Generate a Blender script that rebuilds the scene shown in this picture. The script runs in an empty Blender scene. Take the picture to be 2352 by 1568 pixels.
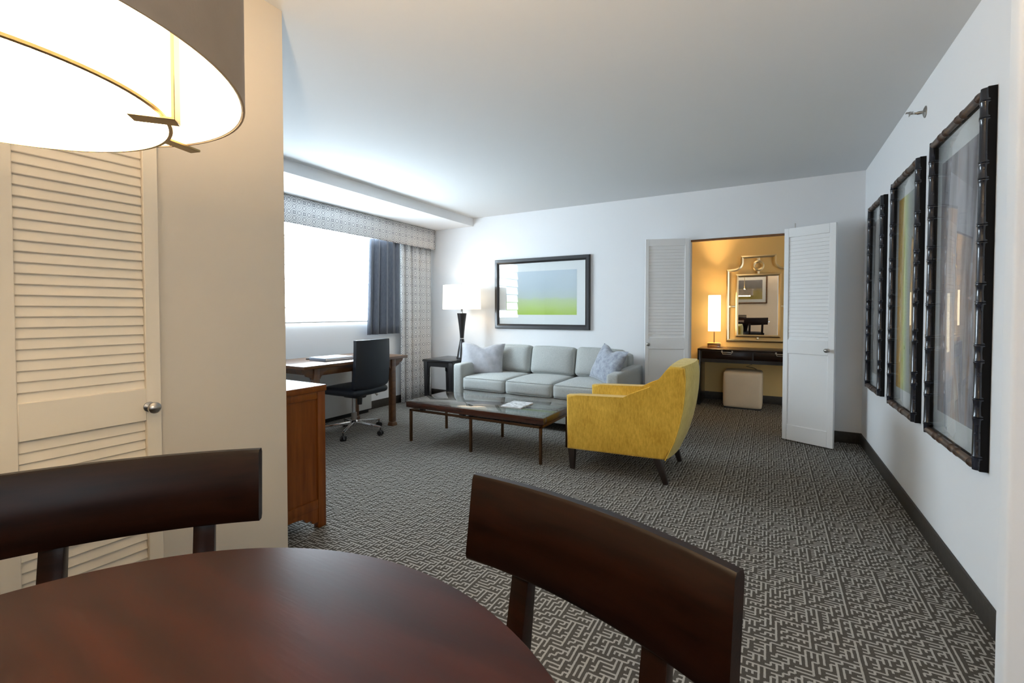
import bpy, bmesh, math, random
from mathutils import Vector, Matrix, Euler
random.seed(7)
R = math.radians
sc = bpy.context.scene
COL = sc.collection

# ------------------------------------------------------------------ materials
def newmat(name):
    m = bpy.data.materials.new(name); m.use_nodes = True
    nt = m.node_tree
    return m, nt, nt.nodes['Principled BSDF']

def setp(b, **k):
    for n, v in k.items():
        n = n.replace('_', ' ')
        if n in b.inputs:
            b.inputs[n].default_value = v

def c4(c): return (c[0], c[1], c[2], 1.0)

def MN(nt, op, a, b=None, c=None):
    n = nt.nodes.new('ShaderNodeMath'); n.operation = op
    for i, v in enumerate((a, b, c)):
        if v is None: continue
        if isinstance(v, (int, float)): n.inputs[i].default_value = v
        else: nt.links.new(v, n.inputs[i])
    return n.outputs[0]

def ramp(nt, fac, stops):
    n = nt.nodes.new('ShaderNodeValToRGB'); cr = n.color_ramp
    while len(cr.elements) < len(stops): cr.elements.new(0.5)
    for e, (p, c) in zip(cr.elements, stops):
        e.position = p; e.color = c4(c)
    nt.links.new(fac, n.inputs[0]); return n.outputs[0]

def coords(nt, kind='Object', scale=(1, 1, 1), rot=(0, 0, 0)):
    t = nt.nodes.new('ShaderNodeTexCoord'); mp = nt.nodes.new('ShaderNodeMapping')
    mp.inputs['Scale'].default_value = scale; mp.inputs['Rotation'].default_value = rot
    nt.links.new(t.outputs[kind], mp.inputs[0]); return mp.outputs[0]

def noise(nt, vec, scale, detail=3, rough=0.5):
    n = nt.nodes.new('ShaderNodeTexNoise'); n.inputs['Scale'].default_value = scale
    n.inputs['Detail'].default_value = detail; n.inputs['Roughness'].default_value = rough
    nt.links.new(vec, n.inputs['Vector']); return n.outputs[0]

def bump(nt, b, h, strength=0.3, dist=0.01):
    n = nt.nodes.new('ShaderNodeBump'); n.inputs['Strength'].default_value = strength
    n.inputs['Distance'].default_value = dist
    nt.links.new(h, n.inputs['Height']); nt.links.new(n.outputs[0], b.inputs['Normal'])

def plain(name, col, rough=0.5, metal=0.0, coat=0.0, spec=0.5, var=0.0, vscale=6, bmp=0.0, bscale=200, **k):
    m, nt, b = newmat(name)
    setp(b, Base_Color=c4(col), Roughness=rough, Metallic=metal, Coat_Weight=coat, Specular_IOR_Level=spec)
    setp(b, **k)
    if var:
        f = noise(nt, coords(nt), vscale)
        nt.links.new(ramp(nt, f, [(0.3, [x * (1 - var) for x in col]), (0.7, [min(1, x * (1 + var)) for x in col])]), b.inputs['Base Color'])
    if bmp:
        bump(nt, b, noise(nt, coords(nt), bscale), bmp, 0.002)
    return m

def wood(name, dark, light, axis='x', scale=3.0, rough=0.3, coat=0.3, stretch=14, spec=0.5):
    m, nt, b = newmat(name)
    s = [stretch, stretch, stretch]; s['xyz'.index(axis)] = 1.0
    v = coords(nt, 'Object', s)
    f = noise(nt, v, scale, 6, 0.6)
    nt.links.new(ramp(nt, f, [(0.3, dark), (0.72, light)]), b.inputs['Base Color'])
    setp(b, Roughness=rough, Coat_Weight=coat, Coat_Roughness=0.15, Specular_IOR_Level=spec)
    f2 = noise(nt, v, scale * 8, 3)
    bump(nt, b, f2, 0.05, 0.002)
    return m

def emis(name, col, strength, base=None, rough=0.8):
    m, nt, b = newmat(name)
    setp(b, Base_Color=c4(base or col), Roughness=rough, Emission_Color=c4(col), Emission_Strength=strength)
    return m

def thin_glass(name, tint=(1, 1, 1), rough=0.0, f0=0.045):
    m = bpy.data.materials.new(name); m.use_nodes = True; nt = m.node_tree
    nt.nodes.clear()
    o = nt.nodes.new('ShaderNodeOutputMaterial'); mx = nt.nodes.new('ShaderNodeMixShader')
    tr = nt.nodes.new('ShaderNodeBsdfTransparent'); gl = nt.nodes.new('ShaderNodeBsdfGlossy')
    tr.inputs[0].default_value = c4(tint); gl.inputs['Roughness'].default_value = rough
    g = nt.nodes.new('ShaderNodeNewGeometry'); d = nt.nodes.new('ShaderNodeVectorMath'); d.operation = 'DOT_PRODUCT'
    nt.links.new(g.outputs['Normal'], d.inputs[0]); nt.links.new(g.outputs['Incoming'], d.inputs[1])
    k = MN(nt, 'POWER', MN(nt, 'SUBTRACT', 1.0, MN(nt, 'ABSOLUTE', d.outputs['Value'])), 5.0)
    nt.links.new(MN(nt, 'ADD', f0, MN(nt, 'MULTIPLY', k, 1 - f0)), mx.inputs[0])
    nt.links.new(tr.outputs[0], mx.inputs[1]); nt.links.new(gl.outputs[0], mx.inputs[2])
    nt.links.new(mx.outputs[0], o.inputs[0]); return m

def carpet_mat():
    m, nt, b = newmat('maze carpet')
    t = nt.nodes.new('ShaderNodeTexCoord'); sx = nt.nodes.new('ShaderNodeSeparateXYZ')
    nt.links.new(t.outputs['Object'], sx.inputs[0])
    wob = noise(nt, t.outputs['Object'], 60, 2)
    wv = MN(nt, 'MULTIPLY', MN(nt, 'SUBTRACT', wob, 0.5), 0.18)
    p = 0.0182
    u = MN(nt, 'ADD', MN(nt, 'DIVIDE', sx.outputs[0], p), wv)
    v = MN(nt, 'ADD', MN(nt, 'DIVIDE', sx.outputs[1], p), wv)
    fu, fv = MN(nt, 'FLOOR', u), MN(nt, 'FLOOR', v)
    ru, rv = MN(nt, 'ROUND', u), MN(nt, 'ROUND', v)
    def wn(a, c):
        a = MN(nt, 'FLOORED_MODULO', a, 23.0); c = MN(nt, 'FLOORED_MODULO', c, 31.0)
        cb = nt.nodes.new('ShaderNodeCombineXYZ'); nt.links.new(a, cb.inputs[0]); nt.links.new(c, cb.inputs[1])
        w = nt.nodes.new('ShaderNodeTexWhiteNoise'); w.noise_dimensions = '2D'
        nt.links.new(cb.outputs[0], w.inputs['Vector']); return w.outputs['Value']
    # a few columns favour long lines
    def thr(a):
        mod = MN(nt, 'FLOORED_MODULO', a, 8.0)
        return MN(nt, 'ADD', 0.52, MN(nt, 'MULTIPLY', MN(nt, 'LESS_THAN', mod, 0.5), -0.34))
    hw = MN(nt, 'LESS_THAN', MN(nt, 'ABSOLUTE', MN(nt, 'SUBTRACT', v, rv)), 0.20)
    he = MN(nt, 'LESS_THAN', wn(fu, rv), thr(fu))
    vw = MN(nt, 'LESS_THAN', MN(nt, 'ABSOLUTE', MN(nt, 'SUBTRACT', u, ru)), 0.20)
    ve = MN(nt, 'GREATER_THAN', wn(ru, fv), thr(ru))
    line = MN(nt, 'MAXIMUM', MN(nt, 'MULTIPLY', hw, he), MN(nt, 'MULTIPLY', vw, ve))
    fib = noise(nt, t.outputs['Object'], 420, 2)
    big = noise(nt, t.outputs['Object'], 1.3, 2)
    lin2 = MN(nt, 'ADD', MN(nt, 'MULTIPLY', line, 0.75), MN(nt, 'MULTIPLY', MN(nt, 'SUBTRACT', fib, 0.5), 0.45))
    lin2 = MN(nt, 'ADD', lin2, MN(nt, 'MULTIPLY', MN(nt, 'SUBTRACT', big, 0.5), 0.12))
    colr = ramp(nt, lin2, [(0.0, CARPET_DARK), (0.75, CARPET_LIGHT)])
    nt.links.new(colr, b.inputs['Base Color'])
    setp(b, Roughness=1.0, Specular_IOR_Level=0.1)
    bump(nt, b, lin2, 0.35, 0.004)
    return m

def trellis_mat(name, P=0.118, lw=0.017):
    m, nt, b = newmat(name)
    t = nt.nodes.new('ShaderNodeTexCoord'); sx = nt.nodes.new('ShaderNodeSeparateXYZ')
    nt.links.new(t.outputs['UV'], sx.inputs[0])
    u = MN(nt, 'DIVIDE', sx.outputs[0], P); v = MN(nt, 'DIVIDE', sx.outputs[1], P)
    def cen(x): return MN(nt, 'SUBTRACT', MN(nt, 'FRACT', x), 0.5)
    a, c = cen(u), cen(v)
    aa, ca = MN(nt, 'ABSOLUTE', a), MN(nt, 'ABSOLUTE', c)
    def near(x, val, w): return MN(nt, 'LESS_THAN', MN(nt, 'ABSOLUTE', MN(nt, 'SUBTRACT', x, val)), w)
    octr = MN(nt, 'MAXIMUM', MN(nt, 'MAXIMUM', aa, ca), MN(nt, 'MULTIPLY', MN(nt, 'ADD', aa, ca), 0.72))
    l1 = near(octr, 0.30, lw)
    d = MN(nt, 'ADD', aa, ca)
    l2 = near(d, 0.62, lw * 1.2); l2b = near(d, 0.84, lw * 1.2)
    l3 = near(MN(nt, 'ABSOLUTE', MN(nt, 'SUBTRACT', aa, ca)), 0.30, lw * 1.2)
    l3 = MN(nt, 'MULTIPLY', l3, MN(nt, 'GREATER_THAN', octr, 0.30))
    q = MN(nt, 'MULTIPLY', MN(nt, 'LESS_THAN', MN(nt, 'MAXIMUM', aa, ca), 0.15),
           MN(nt, 'MAXIMUM', MN(nt, 'MAXIMUM', near(aa, 0.075, lw), near(ca, 0.075, lw)), near(MN(nt, 'MAXIMUM', aa, ca), 0.135, lw)))
    ln = MN(nt, 'MINIMUM', 1.0, MN(nt, 'ADD', MN(nt, 'ADD', l1, l2), MN(nt, 'ADD', MN(nt, 'ADD', l3, l2b), q)))
    nt.links.new(ramp(nt, ln, [(0.0, (0.76, 0.75, 0.74)), (1.0, (0.20, 0.205, 0.235))]), b.inputs['Base Color'])
    setp(b, Roughness=0.9, Specular_IOR_Level=0.2)
    return m

def fabric(name, a, c, sc1=900, stripe=None, rough=0.95, sheen=0.2, big=0.0):
    m, nt, b = newmat(name)
    v = coords(nt, 'Object', stripe or (1, 1, 1))
    f = noise(nt, v, sc1, 3, 0.6)
    if big:
        g = noise(nt, coords(nt), 7, 3)
        f = MN(nt, 'ADD', MN(nt, 'MULTIPLY', f, 1 - big), MN(nt, 'MULTIPLY', g, big))
    nt.links.new(ramp(nt, f, [(0.33, a), (0.67, c)]), b.inputs['Base Color'])
    setp(b, Roughness=rough, Sheen_Weight=sheen, Specular_IOR_Level=0.2)
    bump(nt, b, f, 0.12, 0.003)
    return m

CARPET_DARK = (0.074, 0.066, 0.057); CARPET_LIGHT = (0.375, 0.36, 0.33)
WALLC = (0.82, 0.83, 0.845)
M = {}
M['carpet'] = carpet_mat()
M['wall'] = plain('wall paint', WALLC, 0.85, spec=0.2)
M['ceil'] = plain('ceiling paint', (0.71, 0.72, 0.725), 0.9, spec=0.1)
M['warm_cast_wall'] = plain('lamp warmed wall paint', (0.74, 0.655, 0.54), 0.85, spec=0.2)  # lamp's warm cast put into the dining wall colour
M['warm_cast_door'] = plain('lamp warmed door paint', (0.82, 0.735, 0.60), 0.45, spec=0.4)  # warm lamplight tinted into the closet door's colour
M['lamp_yellow_wall'] = plain('wall paint lamp yellow', (0.84, 0.61, 0.27), 0.85, spec=0.2)  # part of the vanity lamp's yellow light is mixed into this colour
M['base'] = plain('dark baseboard', (0.040, 0.033, 0.026), 0.55, var=0.2, vscale=40)
M['door'] = plain('door paint', (0.86, 0.86, 0.86), 0.45, spec=0.4)
M['nickel'] = plain('brushed nickel', (0.45, 0.43, 0.40), 0.28, metal=1.0)
M['chrome'] = plain('chrome', (0.75, 0.75, 0.76), 0.12, metal=1.0)
M['black'] = plain('black plastic', (0.012, 0.012, 0.013), 0.45)
M['leather'] = plain('black leather', (0.008, 0.011, 0.018), 0.45, bmp=0.08, bscale=500)
M['espresso'] = wood('espresso wood', (0.0045, 0.0013, 0.0006), (0.018, 0.0052, 0.0022), 'x', 2.5, 0.30, 0.05, spec=0.26)
M['mahogany'] = wood('mahogany table top', (0.012, 0.0024, 0.0010), (0.042, 0.0085, 0.0034), 'x', 2.2, 0.25, 0.0, stretch=9, spec=0.40)
M['cherry'] = wood('cherry wood', (0.135, 0.031, 0.003), (0.25, 0.074, 0.010), 'z', 2.5, 0.35, 0.08, spec=0.3)
M['deskwood'] = wood('desk wood', (0.075, 0.029, 0.010), (0.165, 0.070, 0.025), 'y', 2.5, 0.30, 0.4)
M['blackwood'] = plain('black lacquered wood', (0.010, 0.009, 0.010), 0.3, coat=0.3)
M['tablewood'] = wood('coffee table wood', (0.030, 0.009, 0.005), (0.080, 0.025, 0.012), 'x', 3, 0.25, 0.5)
M['bronze'] = plain('bronze metal', (0.16, 0.085, 0.045), 0.35, metal=1.0)
M['sofa'] = fabric('sofa tweed', (0.31, 0.325, 0.315), (0.51, 0.525, 0.51), 130, (1, 1, 5))
M['sofa_dark'] = plain('sofa piping', (0.33, 0.345, 0.335), 0.9)
M['pillow_a'] = fabric('grey satin pillow', (0.36, 0.36, 0.385), (0.45, 0.45, 0.475), 14, sheen=0.3, rough=0.6)
M['pillow_b'] = fabric('blue grey velvet pillow', (0.22, 0.245, 0.30), (0.38, 0.41, 0.47), 26, sheen=0.5, rough=0.7)
M['velvet'] = fabric('yellow velvet', (0.54, 0.305, 0.026), (0.79, 0.49, 0.066), 55, (1.6, 1.6, 0.5), sheen=0.2, rough=0.75, big=0.4)
M['velvet_lit'] = fabric('yellow velvet window lit', (0.64, 0.46, 0.11), (0.84, 0.65, 0.21), 40, (2.0, 2.0, 0.5), sheen=0.12, rough=0.75, big=0.4)  # paler copy: window light on the armchair back put into the colour
M['footwood'] = plain('dark wood leg', (0.018, 0.010, 0.007), 0.35, coat=0.2)
M['trellis'] = trellis_mat('trellis print fabric')
M['drape'] = fabric('blue grey drape', (0.115, 0.13, 0.165), (0.165, 0.18, 0.215), 60, (3, 3, 0.3), sheen=0.3)
M['tanleather'] = plain('cream leather', (0.66, 0.55, 0.40), 0.45, var=0.04, bmp=0.05, bscale=300)
M['bamboo'] = plain('bamboo lacquer window blue', (0.011, 0.013, 0.022), 0.24, coat=0.4, spec=0.5, var=0.5, vscale=30)  # upright rods: blue window reflection put into the base colour
M['bamboo_brown'] = plain('brown bamboo lacquer', (0.060, 0.032, 0.020), 0.35, coat=0.1, spec=0.3, var=0.4, vscale=30)
M['frame_side'] = plain('frame side', (0.006, 0.005, 0.005), 0.6, spec=0.15)
M['mat_board'] = plain('white mat board', (0.82, 0.83, 0.85), 0.9)
M['glass'] = thin_glass('picture glass', (0.98, 0.99, 0.985))
M['mirror'] = plain('mirror glass', (0.86, 0.85, 0.82), 0.005, metal=1.0)
M['mirror_frame'] = plain('champagne mirrored strip', (0.95, 0.84, 0.60), 0.28, metal=1.0)
M['paper'] = plain('paper', (0.75, 0.75, 0.74), 0.6)
M['slate'] = plain('slate cover', (0.17, 0.20, 0.25), 0.5)
M['white_metal'] = plain('white enamel', (0.55, 0.54, 0.52), 0.5)
M['amber'] = plain('amber block', (0.45, 0.24, 0.07), 0.15, coat=0.5, var=0.25, vscale=20)
M['shade_out'] = plain('taupe shade fabric', (0.36, 0.275, 0.20), 0.85, var=0.10, vscale=9, bmp=0.1, bscale=400)
M['shade_in'] = plain('white shade lining', (0.9, 0.88, 0.83), 0.8)
M['brass'] = plain('antique brass', (0.42, 0.30, 0.14), 0.35, metal=1.0)

# ------------------------------------------------------------------ geometry helpers
class MB:
    def __init__(s): s.bm = bmesh.new()
    def _add(s, verts, faces):
        vs = [s.bm.verts.new(v) for v in verts]
        for f in faces:
            try: s.bm.faces.new([vs[i] for i in f])
            except ValueError: pass
        return vs
    def box(s, lo, hi, bev=0.0, seg=2, mat=None):
        lo, hi = Vector(lo), Vector(hi); c = (lo + hi) / 2; d = hi - lo
        r = bmesh.ops.create_cube(s.bm, size=1.0); vs = r['verts']
        for v in vs: v.co = Vector((v.co.x * d.x, v.co.y * d.y, v.co.z * d.z)) + c
        if bev > 0:
            es = list({e for v in vs for e in v.link_edges})
            b = min(bev, min(abs(d.x), abs(d.y), abs(d.z)) * 0.45)
            rr = bmesh.ops.bevel(s.bm, geom=es, offset=b, segments=seg, profile=0.5, affect='EDGES')
            vs = list({v for f in rr['faces'] for v in f.verts} | {v for v in vs if v.is_valid})
        if mat is not None:
            bmesh.ops.transform(s.bm, matrix=mat, verts=vs)
        return s
    def cbox(s, c, size, bev=0.0, rot=None, seg=2):
        h = Vector(size) / 2
        m = Matrix.Translation(Vector(c)) @ (rot.to_4x4() if rot is not None else Matrix.Identity(4))
        return s.box(-h, h, bev, seg, m)
    def beam(s, p0, p1, w0, w1=None, d0=None, d1=None, up=(0, 0, 1), bev=0.0):
        """tapered rectangular bar from p0 to p1"""
        p0, p1 = Vector(p0), Vector(p1); w1 = w1 or w0; d0 = d0 or w0; d1 = d1 or w1
        z = (p1 - p0).normalized(); u = Vector(up)
        if abs(z.dot(u)) > 0.9: u = Vector((0, 1, 0))
        x = u.cross(z).normalized(); y = z.cross(x)
        vs = []
        for p, w, d in ((p0, w0, d0), (p1, w1, d1)):
            for sx, sy in ((-1, -1), (1, -1), (1, 1), (-1, 1)):
                vs.append(p + x * (sx * w / 2) + y * (sy * d / 2))
        nv = s._add(vs, [(3, 2, 1, 0), (4, 5, 6, 7), (0, 1, 5, 4), (1, 2, 6, 5), (2, 3, 7, 6), (3, 0, 4, 7)])
        if bev:
            es = list({e for v in nv for e in v.link_edges})
            bmesh.ops.bevel(s.bm, geom=es, offset=bev, segments=2, profile=0.5, affect='EDGES')
        return s
    def lathe(s, prof, c=(0, 0, 0), seg=32, mat=None, cap=True):
        c = Vector(c); rings = []
        for r, z in prof:
            ring = []
            for i in range(seg):
                a = 2 * math.pi * i / seg
                co = Vector((r * math.cos(a), r * math.sin(a), z))
                co = (mat @ co) if mat is not None else co
                ring.append(s.bm.verts.new(co + c))
            rings.append(ring)
        for a, b in zip(rings, rings[1:]):
            for i in range(seg):
                j = (i + 1) % seg
                s.bm.faces.new((a[i], a[j], b[j], b[i]))
        if cap:
            s.bm.faces.new(rings[0][::-1]); s.bm.faces.new(rings[-1])
        return s
    def cyl(s, p0, p1, r0, r1=None, seg=20):
        p0, p1 = Vector(p0), Vector(p1); d = p1 - p0
        q = d.to_track_quat('Z', 'Y').to_matrix()
        return s.lathe([(r0, 0), (r0 if r1 is None else r1, d.length)], p0, seg, q)
    def prism(s, pts, t0, t1, plane='xz', bev=0.0, seg=2, mat=None):
        """extrude a polygon given in a plane along the remaining axis"""
        def mk(p, t):
            if plane == 'xz': return Vector((p[0], t, p[1]))
            if plane == 'yz': return Vector((t, p[0], p[1]))
            return Vector((p[0], p[1], t))
        n = len(pts)
        vs = [mk(p, t0) for p in pts] + [mk(p, t1) for p in pts]
        if mat is not None: vs = [mat @ v for v in vs]
        fs = [tuple(range(n))[::-1], tuple(range(n, 2 * n))]
        fs += [(i, (i + 1) % n, n + (i + 1) % n, n + i) for i in range(n)]
        nv = s._add(vs, fs)
        if bev:
            capf = [f for f in {f for v in nv for f in v.link_faces} if len(f.verts) == n and n > 4]
            es = list({e for f in capf for e in f.edges}) or list({e for v in nv for e in v.link_edges})
            bmesh.ops.bevel(s.bm, geom=es, offset=bev, segments=seg, profile=0.5, affect='EDGES')
        return s
    def tube(s, pts, r, seg=8, closed=False):
        pts = [Vector(p) for p in pts]; n = len(pts); rings = []
        prevx = None
        for i, p in enumerate(pts):
            if closed: t = pts[(i + 1) % n] - pts[i - 1]
            else: t = pts[min(i + 1, n - 1)] - pts[max(i - 1, 0)]
            t.normalize()
            if prevx is None:
                u = Vector((0, 0, 1)) if abs(t.z) < 0.9 else Vector((1, 0, 0))
                x = u.cross(t).normalized()
            else:
                x = (prevx - t * prevx.dot(t)).normalized()
            prevx = x; y = t.cross(x)
            rr = r[i] if isinstance(r, (list, tuple)) else r
            rings.append([s.bm.verts.new(p + x * (rr * math.cos(2 * math.pi * k / seg)) + y * (rr * math.sin(2 * math.pi * k / seg))) for k in range(seg)])
        rng = range(n) if closed else range(n - 1)
        for i in rng:
            a, b = rings[i], rings[(i + 1) % n]
            for k in range(seg):
                j = (k + 1) % seg
                s.bm.faces.new((a[k], a[j], b[j], b[k]))
        if not closed:
            s.bm.faces.new(rings[0][::-1]); s.bm.faces.new(rings[-1])
        return s
    def strip(s, pts, w, d, closed=False):
        """mitred bar of width w (in the xz plane) and depth d (along y) along a path in the xz plane (y from pts)"""
        n = len(pts); secs = []
        P = [Vector((p[0], p[1])) for p in pts]
        for i in range(n):
            a = P[i] - P[i - 1] if (i > 0 or closed) else P[1] - P[0]
            b = P[(i + 1) % n] - P[i] if (i < n - 1 or closed) else a
            a.normalize(); b.normalize()
            na, nb = Vector((-a.y, a.x)), Vector((-b.y, b.x))
            m = (na + nb); m = m.normalized() if m.length > 1e-6 else na
            k = min(1 / max(m.dot(na), 0.3), 2.0)
            secs.append((P[i] - m * (w / 2 * k), P[i] + m * (w / 2 * k), P[i]))
        rings = []
        for lo, hi, mid in secs:
            rings.append([s.bm.verts.new((lo.x, 0, lo.y)), s.bm.verts.new((lo.x, -d * 0.55, lo.y)), s.bm.verts.new((mid.x, -d, mid.y)),
                          s.bm.verts.new((hi.x, -d * 0.55, hi.y)), s.bm.verts.new((hi.x, 0, hi.y))])
        rng = range(n) if closed else range(n - 1)
        for i in rng:
            a, b = rings[i], rings[(i + 1) % n]
            for k in range(5):
                j = (k + 1) % 5
                s.bm.faces.new((a[k], a[j], b[j], b[k]))
        if not closed:
            s.bm.faces.new(rings[0][::-1]); s.bm.faces.new(rings[-1])
        return s
    def rbox(s, lo, hi, r, n=10, crown=(0, 0, 0), mat=None):
        """soft cushion: rounded box with crowned faces"""
        lo, hi = Vector(lo), Vector(hi); c = (lo + hi) / 2; h = (hi - lo) / 2
        r = min(r, h.x, h.y, h.z)
        def warp(p):
            q = Vector([max(-h[i] + r, min(h[i] - r, p[i] * h[i])) for i in range(3)])
            d = Vector([p[i] * h[i] for i in range(3)]) - q
            o = q + d.normalized() * r if d.length > 1e-9 else q
            for i in range(3):
                j, k = [x for x in range(3) if x != i]
                o[i] += crown[i] * p[i] * max(0, 1 - p[j] ** 2) ** 0.6 * max(0, 1 - p[k] ** 2) ** 0.6
            return o + c
        # parameter values concentrated at the edges
        ts = [math.sin(math.pi / 2 * (-1 + 2 * i / n)) for i in range(n + 1)]
        cache = {}
        def V(p):
            k = tuple(round(x, 5) for x in p)
            if k not in cache:
                w = warp(Vector(p))
                if mat is not None: w = mat @ w
                cache[k] = s.bm.verts.new(w)
            return cache[k]
        for ax in range(3):
            j, k = [x for x in range(3) if x != ax]
            for sg in (-1, 1):
                for a in range(n):
                    for b in range(n):
                        qs = []
                        for (x, y) in ((a, b), (a + 1, b), (a + 1, b + 1), (a, b + 1)):
                            p = [0, 0, 0]; p[ax] = sg; p[j] = ts[x]; p[k] = ts[y]; qs.append(V(p))
                        try: s.bm.faces.new(qs)
                        except ValueError: pass
        return s

def finish(name, mb, mat, parent=None, smooth=True, angle=38):
    bm = mb.bm
    bmesh.ops.recalc_face_normals(bm, faces=bm.faces[:])
    me = bpy.data.meshes.new(name); bm.to_mesh(me); bm.free()
    me.materials.append(mat)
    if smooth:
        for p in me.polygons: p.use_smooth = True
        me.set_sharp_from_angle(angle=R(angle))
    o = bpy.data.objects.new(name, me); COL.objects.link(o)
    if parent is not None: attach(o, parent)
    return o

def wmat(o):
    return Matrix.LocRotScale(o.location, o.rotation_euler, o.scale)
def attach(o, parent):
    o.parent = parent
    p = parent; m = Matrix.Identity(4)
    chain = []
    while p is not None: chain.append(p); p = p.parent
    for q in reversed(chain):
        m = m @ (q.matrix_parent_inverse if q.parent else Matrix.Identity(4)) @ wmat(q)
    o.matrix_parent_inverse = m.inverted()

def tag(o, label, cat, group=None, kind=None):
    o['label'] = label; o['category'] = cat
    if group: o['group'] = group
    if kind: o['kind'] = kind
    return o
def thing(name, label, cat, loc=(0, 0, 0), group=None, kind=None):
    o = bpy.data.objects.new(name, None); COL.objects.link(o); o.location = loc
    o.empty_display_size = 0.1
    return tag(o, label, cat, group, kind)
def struct(name, mb, mat, label, cat, **k):
    return tag(finish(name, mb, mat, **k), label, cat, kind='structure')
def grid_mesh(name, fn, nu, nv, mat, parent=None, uvfn=None, thick=0.0):
    vs = [fn(i / nu, j / nv) for j in range(nv + 1) for i in range(nu + 1)]
    fs = [(j * (nu + 1) + i, j * (nu + 1) + i + 1, (j + 1) * (nu + 1) + i + 1, (j + 1) * (nu + 1) + i) for j in range(nv) for i in range(nu)]
    me = bpy.data.meshes.new(name); me.from_pydata(vs, [], fs); me.materials.append(mat)
    if uvfn:
        uv = me.uv_layers.new(name='UVMap')
        for l in me.loops:
            k = l.vertex_index; uv.data[l.index].uv = uvfn((k % (nu + 1)) / nu, (k // (nu + 1)) / nv)
    for p in me.polygons: p.use_smooth = True
    o = bpy.data.objects.new(name, me); COL.objects.link(o)
    if thick:
        md = o.modifiers.new('thickness', 'SOLIDIFY'); md.thickness = thick; md.offset = 0
    if parent is not None: attach(o, parent)
    return o
def seam(pts_or_rect, r=0.004): pass

HC = 2.54      # ceiling height
XR, XL, XW = 0.76, -1.86, -4.40
YB, YF, YBEH = 5.28, 7.05, -1.60

# ------------------------------------------------------------------ the room
struct('floor', MB().box((-4.6, -3.2, -0.1), (2.2, 7.25, 0)), M['carpet'], 'grey brown carpet with a pale maze pattern', 'carpet')
struct('ceiling', MB().box((-4.6, -3.2, HC), (2.2, 7.25, HC + 0.1)), M['ceil'], 'smooth pale grey ceiling over the whole suite', 'ceiling')
struct('ceiling_soffit', MB().box((XW, 1.258, 2.43), (-3.61, YB, HC + 0.01)), M['wall'], 'low white soffit stepped down over the window valance', 'soffit')
struct('wall_left', MB().box((XL - 0.12, YBEH - 0.1, 0), (XL, 1.258, HC + 0.02), 0.004), M['warm_cast_wall'], 'tan lit partition wall with the louvered closet door', 'wall')
struct('wall_partition', MB().box((XW - 0.1, 1.138, 0), (XL - 0.12, 1.258, HC + 0.02)), M['wall'], 'partition return wall behind the wooden dresser', 'wall')
struct('wall_right', MB().box((XR, 1.91, 0), (XR + 0.12, YB, HC + 0.02)), M['wall'], 'long white wall carrying three bamboo framed prints', 'wall')
struct('wall_right_near', MB().box((0.607, 1.84, 0), (2.1, 1.91, HC + 0.02), 0.012, 3), M['wall'], 'near white wall end beside the bamboo framed prints', 'wall')
struct('wall_right_dining', MB().box((2.0, -3.0, 0), (2.1, 1.84, HC + 0.02)), M['wall'], 'white side wall of the dining area', 'wall')
struct('wall_behind', MB().box((XL - 0.12, YBEH - 0.1, 0), (0.42, YBEH, HC + 0.02)), M['warm_cast_wall'], 'warm tinted dining wall carrying the landscape print seen in the mirror', 'wall')  # wall ends early: unseen gap added to let sky fill in
wb = MB()
OP0, OP1, OPZ = -0.755, 0.16, 2.02
wb.box((XW - 0.1, YB, 0), (OP0, YB + 0.12, HC + 0.02)).box((OP1, YB, 0), (XR + 0.12, YB + 0.12, HC + 0.02)).box((OP0, YB, OPZ), (OP1, YB + 0.12, HC + 0.02))
struct('wall_back', wb, M['wall'], 'white back wall behind the sofa with a doorway', 'wall')
ww = MB(); WY0, WY1, WZ0, WZ1 = 2.60, 4.25, 1.16, 2.30
ww.box((XW - 0.14, 1.2, 0), (XW, WY0, HC)).box((XW - 0.14, WY1, 0), (XW, YB + 0.1, HC)).box((XW - 0.14, WY0, 0), (XW, WY1, WZ0)).box((XW - 0.14, WY0, WZ1), (XW, WY1, HC))
struct('wall_window', ww, M['wall'], 'white window wall behind the writing desk', 'wall')
struct('wall_far', MB().box((-1.7, YF, 0), (1.4, YF + 0.1, HC)), M['lamp_yellow_wall'], 'yellow lit wall behind the vanity table', 'wall')
struct('wall_far_left', MB().box((-1.7, YB + 0.12, 0), (-1.6, YF, HC)), M['lamp_yellow_wall'], 'side wall of the vanity room on the sofa side', 'wall')
struct('wall_far_right', MB().box((1.25, YB + 0.12, 0), (1.35, YF, HC)), M['lamp_yellow_wall'], 'side wall of the vanity room behind the open door', 'wall')
struct('trim_1', MB().box((OP0, YB + 0.03, OPZ - 0.018), (OP1, YB + 0.06, OPZ)), M['bronze'], 'dark metal strip under the doorway head', 'trim')
BH, BT = 0.105, 0.012
struct('baseboard_right', MB().box((XR - BT, 1.91, 0), (XR, YB, BH), 0.003), M['base'], 'dark baseboard under the three bamboo framed prints', 'baseboard')
struct('baseboard_back', MB().box((XW, YB - BT, 0), (OP0, YB, BH), 0.003).box((OP1, YB - BT, 0), (XR - BT, YB, BH), 0.003), M['base'], 'dark baseboard along the back wall', 'baseboard')
struct('baseboard_window', MB().box((XW, 1.26, 0), (XW + BT, YB - BT, BH), 0.003), M['base'], 'dark baseboard along the window wall', 'baseboard')
struct('baseboard_far', MB().box((-1.6, YF - BT, 0), (1.25, YF, BH), 0.003), M['base'], 'black baseboard below the vanity table', 'baseboard')
struct('baseboard_left', MB().box((XL, YBEH, 0), (XL + BT, -0.03, BH), 0.003).box((XL, 0.78, 0), (XL + BT, 1.258, BH), 0.003), M['base'], 'dark baseboard of the partition wall', 'baseboard')

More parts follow.
